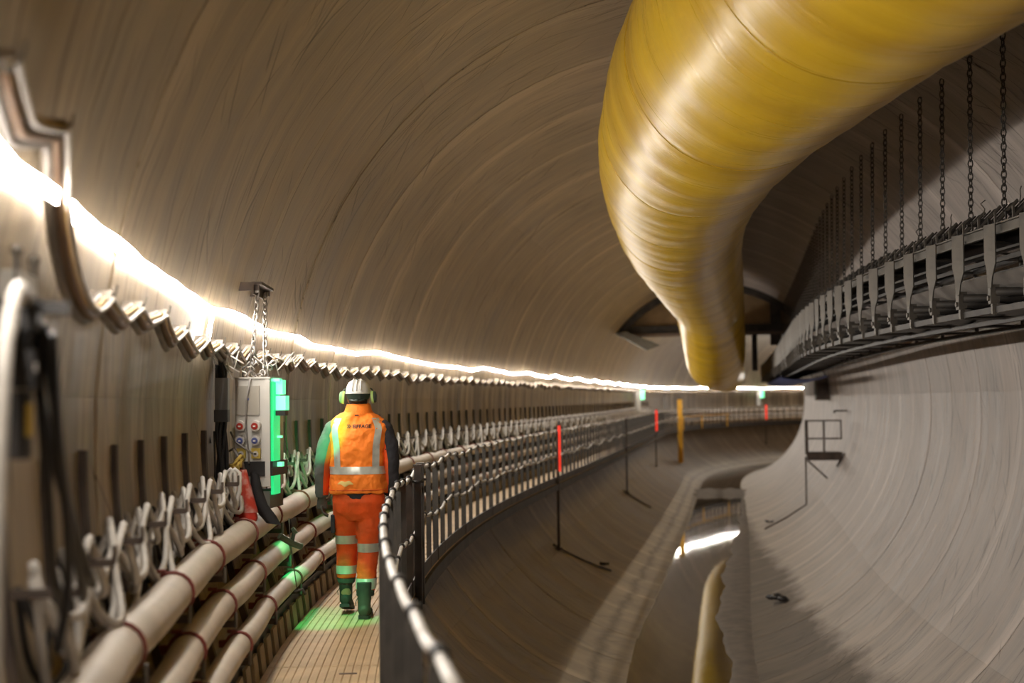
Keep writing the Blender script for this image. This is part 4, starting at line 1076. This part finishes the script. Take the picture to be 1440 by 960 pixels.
# green flood of the cabinet lamp
lp = WM[cab.name] @ Vector((Wd / 2 + .10, .10, .70))
for nm, tgt, ang, en in (('green_spot', P(-3.42, -1.45, 10.22), 30, 170), ('green_spot', P(-3.50, -.02, 10.42), 30, 150)):
    ld = bpy.data.lights.new(nm, 'SPOT'); ld.energy = en; ld.color = (.01, 1.0, .28); ld.spot_size = math.radians(ang); ld.spot_blend = .5; ld.shadow_soft_size = .02
    lo = bpy.data.objects.new(nm, ld); COL.objects.link(lo); lo.location = lp; lo.rotation_euler = (tgt - lp).to_track_quat('-Z', 'Y').to_euler()
    lo['label'] = 'green beam from the cabinet lamp towards the ' + ('walkway' if en == 170 else 'left sleeve of the worker'); lo['category'] = 'light'

# ------------------------------------------------------------------ the worker
MS = 10.40; man = root('person', P(-3.165, VD, MS), -theta(MS) - .03, 'worker seen from behind walking on the deck in orange hi-vis vest, trousers and white helmet', 'person')
TXC = bpy.data.textures.new('cloth_folds', 'CLOUDS'); TXC.noise_scale = .11; TXC.noise_depth = 2
def remeshed(mb, name, mat_, parent, vox=.008, smooth_it=6, disp=0.0, dscale=.11):
    me = mb.mesh('tmp', mat_); o = bpy.data.objects.new('tmp', me); COL.objects.link(o)
    md = o.modifiers.new('r', 'REMESH'); md.mode = 'VOXEL'; md.voxel_size = vox
    sm = o.modifiers.new('s', 'SMOOTH'); sm.factor = .5; sm.iterations = smooth_it
    if disp:
        tx = bpy.data.textures.new('folds', 'CLOUDS'); tx.noise_scale = dscale; tx.noise_depth = 3
        dm = o.modifiers.new('d', 'DISPLACE'); dm.texture = tx; dm.strength = disp; dm.mid_level = .5; dm.texture_coords = 'LOCAL'
    dg = bpy.context.evaluated_depsgraph_get(); ev = o.evaluated_get(dg)
    new = bpy.data.meshes.new_from_object(ev); new.name = name
    bpy.data.objects.remove(o); new.materials.clear(); new.materials.append(mat_); new.shade_smooth()
    ob = bpy.data.objects.new(name, new); COL.objects.link(ob)
    if parent is not None: ob.parent = parent
    WM[ob.name] = Matrix.Identity(4)
    return ob
HEEL = .03
LL = dict(hip=(-.095, 0, .90), knee=(-.112, .10, .53), ank=(-.125, .13, .13))
RL = dict(hip=(.095, 0, .90), knee=(.068, .02, .48), ank=(.050, -.10, .09))
def leg_rings(L_, extra, z0, scale=1.0, hem=.0):
    hx, hy, hz = L_['hip']; kx, ky, kz = L_['knee']; ax_, ay, az = L_['ank']
    out = []
    for z in np.linspace(z0, .93, 18):
        z = float(z)
        if z > kz: t = (z - kz) / (hz - kz); x, y = kx + (hx - kx) * t, ky + (hy - ky) * t
        else: t = (z - az) / (kz - az); x, y = ax_ + (kx - ax_) * t, ay + (ky - ay) * t
        f = (z - az) / (.93 - az)
        rx = lerp(f, [0, .1, .35, .5, .75, 1.0], [.068, .072, .082, .082, .108, .118]); ry = lerp(f, [0, .1, .35, .5, .75, 1.0], [.072, .078, .092, .088, .112, .12])
        out.append((x, y, z, (rx + extra) * scale, (ry + extra) * scale))
    return out
# body (continuous, mostly hidden by clothes)
bd = MB()
for L_ in (LL, RL):
    bd.loft(leg_rings(L_, -.022, L_['ank'][2] - .04), 16)
bd.loft([(0, 0, .82, .12, .09), (0, 0, .92, .165, .11), (0, -.005, 1.05, .15, .10), (0, -.01, 1.25, .17, .11), (0, -.01, 1.42, .185, .115), (0, -.005, 1.52, .15, .09), (0, .0, 1.575, .075, .07), (0, .01, 1.62, .058, .062), (0, .02, 1.68, .056, .062)], 20)
# head with ears and nose
bd.loft([(0, .02, 1.62, .045, .05), (0, .03, 1.645, .058, .075), (0, .03, 1.68, .070, .09), (0, .025, 1.73, .077, .098), (0, .02, 1.78, .076, .096), (0, .015, 1.82, .06, .078), (0, .01, 1.845, .03, .04)], 20)
bd.sphere((0, .125, 1.70), (.014, .02, .022), 10, 6); bd.sphere((0, .118, 1.665), (.022, .008, .006), 10, 6)
for sx in (-1, 1): bd.sphere((sx * .08, .02, 1.715), (.012, .022, .032), 10, 6)
AL = [(-.195, -.01, 1.475), (-.248, -.02, 1.36), (-.280, -.025, 1.21), (-.293, .0, 1.07), (-.300, .03, .94), (-.302, .04, .90)]
AR = [(.195, -.01, 1.475), (.246, -.02, 1.36), (.262, -.03, 1.22), (.262, .01, 1.08), (.245, .06, .95), (.238, .08, .90)]
for A_ in (AL, AR): bd.tube([Vector(p) for p in A_], [.05, .047, .040, .036, .028, .026], 12)
body = remeshed(bd, 'body', M_skin, man, .010, 3)
# trousers
tr = MB()
for L_ in (LL, RL): tr.loft(leg_rings(L_, .0, {id(LL): .29, id(RL): .205}[id(L_)]), 22)
tr.loft([(0, 0, .76, .10, .10), (0, -.005, .82, .19, .125), (0, -.012, .90, .213, .140), (0, -.008, .97, .205, .135), (0, 0, 1.02, .19, .125)], 28, e=.85)
trousers = remeshed(tr, 'trousers', M_orange2, man, .008, 5, .022, .10)
def fit_ring(rings, off, nm, m_, parent, thick=.004, n=36):
    """band that follows the garment under it: outline found by casting rays inwards"""
    dep = bpy.context.evaluated_depsgraph_get()
    mb = MB(); rows = []
    bv = BV[parent.name]
    for (cx, cy, z, dz) in rings:
        row = []
        for k in range(n):
            a = 2 * PI * k / n; dvec = Vector((math.cos(a), math.sin(a), 0)); c = Vector((cx, cy, z))
            h = bv.ray_cast(c + dvec * .155, -dvec, .155) if nm != 'vest_band' else bv.ray_cast(c + dvec * .5, -dvec, .5)
            p = h[0] if h[0] is not None else c + dvec * .08
            row.append(p + dvec * off)
        rows.append(row)
    mb.quadgrid(rows, closed=True)
    mb.quadgrid([[Vector(p) - (Vector((p[0] - rings[0][0], p[1] - rings[0][1], 0)).normalized() * thick) for p in r][::-1] for r in rows], closed=True)
    return mb.build(nm, m_, parent, smooth=True)
BV = {}
def bvh(o):
    me = o.data; BV[o.name] = BVHTree.FromPolygons([v.co.copy() for v in me.vertices], [tuple(p.vertices) for p in me.polygons]); return BV[o.name]
bvh(trousers)
def legc(L_, z):
    hx, hy, hz = L_['hip']; kx, ky, kz = L_['knee']; ax_, ay, az = L_['ank']
    if z > kz: t = (z - kz) / (hz - kz); return kx + (hx - kx) * t, ky + (hy - ky) * t
    t = (z - az) / (kz - az); return ax_ + (kx - ax_) * t, ay + (ky - ay) * t
for L_, bands in ((LL, ((.565, .635), (.325, .392))), (RL, ((.505, .575), (.222, .305)))):
    for (za, zb) in bands:
        # casting from the leg centre outwards keeps each band on its own leg
        mb = MB(); rows = []; inner = []
        bv = BV['trousers']
        for z in np.linspace(za, zb, 5):
            z = float(z); cx, cy = legc(L_, z); row = []; ri = []
            for k in range(28):
                a = 2 * PI * k / 28; dvec = Vector((math.cos(a), math.sin(a), 0)); h = bv.ray_cast(Vector((cx, cy, z)), dvec, .15)
                d_ = h[3] if h[0] is not None else .085
                d_ = min(d_, .115)
                row.append(Vector((cx, cy, z)) + dvec * (d_ + .004)); ri.append(Vector((cx, cy, z)) + dvec * (d_ - .002))
            rows.append(row); inner.append(ri)
        mb.quadgrid(rows, closed=True); mb.quadgrid([r[::-1] for r in inner], closed=True)
        mb.build('reflective_band', M_refl, trousers, smooth=True)
# dark side pockets
mb = MB(); mb.box((-.205, .02, .73), (.03, .12, .14)); mb.build('side_pocket', M_navy, trousers)
mb = MB(); mb.box((.195, .0, .70), (.03, .12, .16)); mb.build('side_pocket', M_navy, trousers)
# jacket with sleeves
jk = MB()
jk.loft([(0, -.005, .925, .208, .142), (0, -.008, .99, .208, .140), (0, -.01, 1.2, .20, .135), (0, -.01, 1.40, .205, .135), (0, -.005, 1.50, .19, .11), (0, 0, 1.57, .11, .08), (0, 0, 1.62, .08, .075)], 26)
jacket = remeshed(jk, 'jacket', M_navy, man, .009, 3, .01)
for A_, nm, mcol in ((AL, 'sleeve', M_sleeve), (AR, 'sleeve', M_navy)):
    sl_ = MB(); sl_.tube([Vector(A_[0]) + Vector((.03 if A_ is AL else -.03, 0, .02))] + [Vector(p) for p in A_[:-1]], [(.072, .075), (.073, .08), (.066, .074), (.060, .066), (.052, .058), (.046, .052)], 20)
    o = remeshed(sl_, nm, mcol, man, .008, 3, .020, .07)
    o['label'] = 'slate left sleeve' if A_ is AL else 'black right sleeve'
    # orange underarm panel on the inner side
    bvs = bvh(o); mb = MB(); rows = []; sx = 1 if A_ is AL else -1
    for t in np.linspace(.12, .97, 12):
        k = t * (len(A_) - 2); i = int(k); f = k - i; i = min(i, len(A_) - 2); c = Vector(A_[i]).lerp(Vector(A_[i + 1]), f); row = []
        for a in np.linspace(-1.25, .9, 9):
            dvec = Vector((sx * math.cos(float(a)), math.sin(float(a)), 0)); h = bvs.ray_cast(c, dvec, .12)
            d_ = min(h[3], .085) if h[0] is not None else .05; row.append(c + dvec * (d_ + .003))
        rows.append(row)
    mb.quadgrid(rows); mb.build('underarm_panel', M_orange2, o, smooth=True)
# vest
vs = MB()
vs.loft([(0, -.01, .972, .228, .158), (0, -.012, .985, .230, .160), (0, -.014, 1.08, .226, .158), (0, -.016, 1.2, .222, .156), (0, -.018, 1.33, .226, .156), (0, -.016, 1.42, .240, .152), (0, -.012, 1.48, .250, .138), (0, -.010, 1.52, .238, .122), (0, -.008, 1.555, .205, .108), (0, 0, 1.59, .150, .096), (0, .005, 1.612, .112, .090), (0, .012, 1.65, .094, .086), (0, .02, 1.672, .088, .082)], 36, e=.92)
for sx in (): vs.tube([Vector((sx * .15, -.008, 1.50)), Vector((sx * .222, -.012, 1.478)), Vector((sx * .252, -.014, 1.44))], [(.08, .085), (.072, .092), (.06, .085)], 14)
vest = remeshed(vs, 'vest', M_orange, man, .008, 3, .045, .10)
bv = bvh(vest)
def vest_hit(x, z, off=.004):
    h = bv.ray_cast(Vector((x, -.6, z)), Vector((0, 1, 0)), 1.0)
    return (h[0] + Vector((0, -off, 0))) if h[0] is not None else Vector((x, -.16, z))
mb = MB(); rows = []
for z in np.linspace(1.125, 1.185, 4):
    row = []
    for k in range(48):
        a = 2 * PI * k / 48; dvec = Vector((math.cos(a), math.sin(a), 0)); h = bv.ray_cast(Vector((0, 0, float(z))) + dvec * .6, -dvec, .6)
        row.append((h[0] if h[0] is not None else dvec * .2) + dvec * .004)
    rows.append(row)
mb.quadgrid(rows, closed=True); mb.build('waist_band', M_refl, vest, smooth=True)
for sx in (-1, 1):
    mb = MB(); rows = []
    for t in np.linspace(0, 1, 18):
        z = 1.14 + (1.565 - 1.14) * float(t); xc = sx * lerp(float(t), [0, .45, .8, 1], [.150, .155, .175, .145]) - (.0 if sx > 0 else .0)
        rows.append([vest_hit(xc + dx, z - abs(dx) * .0, .0045) for dx in (-.026, -.009, .009, .026)])
    mb.quadgrid(rows); mb.quadgrid([[Vector(p) + Vector((0, .003, 0)) for p in r][::-1] for r in rows]); mb.build('shoulder_band', M_refl, vest, smooth=True)
# vest hem piping
mb = MB(); row = []
for k in range(40):
    a = 2 * PI * k / 40; dvec = Vector((math.cos(a), math.sin(a), 0)); h = bv.ray_cast(Vector((0, 0, 1.0)) + dvec * .6, -dvec, .6); row.append((h[0] if h[0] is not None else dvec * .2) + dvec * .001)
mb.tube(row, .0035, 5, closed=True); mb.build('hem_seam', M_orange2, vest, smooth=True)
# back print
def add_print(txt, x0, z0, size, tracking=1.0):
    cu = bpy.data.curves.new('print', 'FONT'); cu.body = txt; cu.size = size; cu.space_character = tracking; cu.offset = .0010
    ob = bpy.data.objects.new('print', cu); COL.objects.link(ob)
    dg = bpy.context.evaluated_depsgraph_get(); me = bpy.data.meshes.new_from_object(ob.evaluated_get(dg)); bpy.data.objects.remove(ob)
    for v in me.vertices:
        q = vest_hit(x0 + v.co.x, z0 + v.co.y, .0035); v.co = q
    me.materials.clear(); me.materials.append(M_letter)
    o = bpy.data.objects.new('back_lettering', me); COL.objects.link(o); o.parent = vest; WM[o.name] = Matrix.Identity(4); o['label'] = 'dark lettering reading EIFFAGE'
    return o
add_print('EIFFAGE', -.028, 1.487, .040, 1.02)
mb = MB()
for q, (cx, cz) in enumerate(((-.068, 1.512), (-.054, 1.512), (-.061, 1.502), (-.047, 1.502), (-.068, 1.492), (-.054, 1.492))):
    for sg in (0, 1):
        pass
    rows = [[vest_hit(cx + dx, cz + dz, .0035) for dx in (-.0055, .0055)] for dz in (-.0032, .0032)]
    mb.quadgrid(rows)
mb.build('back_emblem', M_letter, vest)
# pale paint smudge low on the back of the vest
mb = MB(); rows = []
for t in np.linspace(0, 1, 10):
    x = -.15 + .13 * float(t); wv = .018 * math.sin(PI * float(t)) + .002; rows.append([vest_hit(x, 1.055 + .006 * math.sin(x * 90) + d * wv, .003) for d in (-1, 0, 1)])
mb.quadgrid(rows); mb.build('pale_smudge', mat('pale_smudge', (.85, .62, .22), .8), vest, smooth=True)
# folded collar
mb = MB(); mb.loft([(0, .01, 1.592, .112, .100), (0, .012, 1.62, .110, .100), (0, .018, 1.66, .100, .094), (0, .022, 1.676, .094, .088), (0, .022, 1.67, .084, .08), (0, .02, 1.63, .084, .08)], 28, caps=False)
mb.build('collar', M_orange, vest, smooth=True)
mb = MB(); c = vest_hit(0, 1.588, .006); mb.box(c, (.03, .006, .008)); mb.build('hanger_loop', M_letter, vest)
# boots and cuffs
for L_, gz, toe, pitch in ((LL, .045, 1, -.22), (RL, .0, 1, 0.0)):
    ax_, ay, az = L_['ank']; bt = MB()
    def tp(x, y, z):            # rotate about the ankle for the lifted heel
        c_, s_ = math.cos(pitch), math.sin(pitch); yy, zz = y, z - .02
        return Vector((ax_ + x, ay + yy * c_ - zz * s_, gz + .02 + yy * s_ + zz * c_))
    for k, (y, z, rx, rz) in enumerate(((-.075, .052, .030, .040), (-.06, .055, .040, .050), (-.02, .058, .043, .055), (.04, .055, .045, .050), (.10, .042, .049, .036), (.16, .038, .046, .030), (.195, .034, .030, .022))):
        pass
    prof = ((-.080, .050, .026, .034), (-.062, .055, .040, .048), (-.02, .06, .043, .055), (.04, .056, .046, .050), (.10, .044, .049, .038), (.155, .038, .046, .030), (.19, .034, .030, .022))
    bt.tube([tp(0, y, z) for (y, z, a_, b_) in prof], [(a_, b_) for (y, z, a_, b_) in prof], 16)
    bt.tube([tp(0, -.02, .05), tp(0, -.022, .12), Vector((ax_, ay - .015, az + .10)), Vector((ax_, ay - .01, az + .19))], [(.050, .052), (.048, .052), (.052, .056), (.056, .060)], 16)
    boot = remeshed(bt, 'boot', M_boot, man, .007, 3, .006, .05)
    so = MB(); 
    prof2 = ((-.085, .036), (-.05, .046), (0, .042), (.06, .046), (.12, .054), (.17, .045), (.20, .022))
    rows = [[tp(sx * w_, y, zz) for (sx, zz) in ((-1, .002), (1, .002), (1, .026), (-1, .026))] for (y, w_) in prof2]
    b0_ = so.quadgrid(rows, closed=True); so.cap([b0_, b0_ + 1, b0_ + 2, b0_ + 3]); nn = len(rows) - 1; so.cap([b0_ + 4 * nn + q for q in range(4)][::-1])
    so.build('sole', M_black, boot)
    la = MB()
    for q in range(4): la.tube([tp(-.035, .035 - q * .008, .09 + q * .03), tp(0, .055 - q * .012, .10 + q * .03), tp(.035, .035 - q * .008, .09 + q * .03)], .003, 5)
    la.tube([tp(-.05, -.03, .16), tp(-.065, -.05, .13), tp(-.06, -.055, .10)], .003, 5); la.build('laces', M_black, boot)
    z0 = {id(LL): .245, id(RL): .165}[id(L_)]
    cu = MB(); cx, cy = legc(L_, z0 + .02); cu.loft([(cx, cy, z0, .060, .066), (cx, cy, z0 + .006, .070, .076), (cx, cy, z0 + .045, .074, .080), (cx, cy, z0 + .056, .066, .072)], 20); 
    remeshed(cu, 'trouser_cuff', M_cuff, man, .007, 3, .010, .05)
# gloves with five fingers
for A_, sx in ((AL, -1), (AR, 1)):
    w0 = Vector(A_[-2]); gl_ = MB(); dirv = Vector((sx * -.02, .10, -1)).normalized(); pd = Vector((0, 1, .1)).normalized(); nd = Vector((sx, 0, 0))
    gl_.tube([w0 + Vector((0, 0, .035)), w0 - Vector((0, 0, .01)), w0 + dirv * .05, w0 + dirv * .095], [(.036, .036), (.032, .034), (.024, .043), (.020, .043)], 14)
    for q, (yo, ln) in enumerate(((.032, .070), (.011, .080), (-.010, .074), (-.030, .058))):
        b_ = w0 + dirv * .088 + pd * yo; c1 = b_ + dirv * ln * .45 - nd * .006; c2 = c1 + dirv * ln * .33 - nd * .018; c3 = c2 + dirv * ln * .18 - nd * .020
        gl_.tube([b_ - dirv * .02, b_, c1, c2, c3], [.0105, .0105, .010, .009, .007], 8)
    b_ = w0 + dirv * .035 + pd * .034; gl_.tube([b_ - pd * .01, b_ + pd * .018 + dirv * .022 - nd * .008, b_ + pd * .026 + dirv * .050 - nd * .014, b_ + pd * .024 + dirv * .072 - nd * .020], [.014, .0125, .011, .008], 8)
    g = remeshed(gl_, 'glove', M_glove, man, .0045, 2)
# hair, helmet, ear muffs
mb = MB(); mb.loft([(0, .012, 1.655, .060, .066), (0, .012, 1.69, .074, .088), (0, .010, 1.74, .081, .096), (0, .010, 1.79, .082, .10)], 20, caps=False)
mb.v = [(x, y if y < .03 else .03 + (y - .03) * .2, z) for (x, y, z) in mb.v]; mb.build('hair', M_hair, man, smooth=True)
he = MB(); rings_ = []
for k in range(11):
    a = k / 10 * PI / 2; rings_.append((0, .015 - .0 * k, 1.765 + .108 * math.sin(a), max(.004, .100 * math.cos(a) ** .75), max(.004, .128 * math.cos(a) ** .75)))
he.loft([(0, .015, 1.757, .104, .133), (0, .015, 1.765, .105, .134)] + rings_, 28)
he.loft([(0, .06, 1.762, .10, .125), (0, .075, 1.758, .095, .13), (0, .075, 1.753, .094, .128)], 24)
helmet = he.build('helmet', M_helm, man, smooth=50)
for x in (-.035, 0, .035):
    mb = MB(); mb.tube([(x * (1 - .25 * t), .015 - .13 * math.cos(t * PI / 2) ** .75 * .985, 1.768 + .109 * math.sin(t * PI / 2) + .002) for t in np.linspace(.05, .85, 9)], .005, 5); mb.build('helmet_ridge', M_helm, helmet, smooth=True)
mb = MB(); mb.box((0, -.055, 1.868), (.014, .01, .016)); mb.build('helmet_vent', M_muffd, helmet)
mb = MB(); mb.loft([(0, .012, 1.712, .083, .100), (0, .012, 1.735, .092, .112), (0, .012, 1.760, .098, .120)], 24, caps=False); mb.build('nape_band', M_muffd, helmet, smooth=True)
mb = MB(); mb.tube([(-.06, -.07, 1.708), (-.02, -.095, 1.700), (.02, -.095, 1.700), (.06, -.07, 1.708)], .009, 7); mb.sphere((0, -.10, 1.703), (.022, .012, .012), 10, 6); mb.build('ratchet_knob', M_muffd, helmet, smooth=True)
for sx in (-1, 1):
    mb = MB(); cx = sx * .108
    mb.tube([Vector((cx, -.005, 1.728)), Vector((cx + sx * .018, -.006, 1.730))], [(.040, .052), (.038, .050)], 20)
    ea = mb.build('ear_muff', M_muff, helmet, smooth=50)
    mb = MB(); mb.tube([Vector((cx + sx * .018, -.006, 1.730)), Vector((cx + sx * .036, -.007, 1.731)), Vector((cx + sx * .042, -.007, 1.731))], [(.036, .048), (.030, .042), (.012, .02)], 20); mb.build('muff_shell', M_muffd if sx > 0 else mat('green_muff_shell', (.20, .38, .18), .5), ea, smooth=50)
    mb = MB(); mb.tube([(cx + sx * .012, .0, 1.775), (cx + sx * .004, .01, 1.79), (cx - sx * .01, .015, 1.80)], .006, 6); mb.build('muff_arm', M_muffd, ea, smooth=True)

# anything left without matrices is fine; report counts
print('objects', len(bpy.data.objects), 'tris approx', sum(len(m.polygons) for m in bpy.data.meshes) * 2)
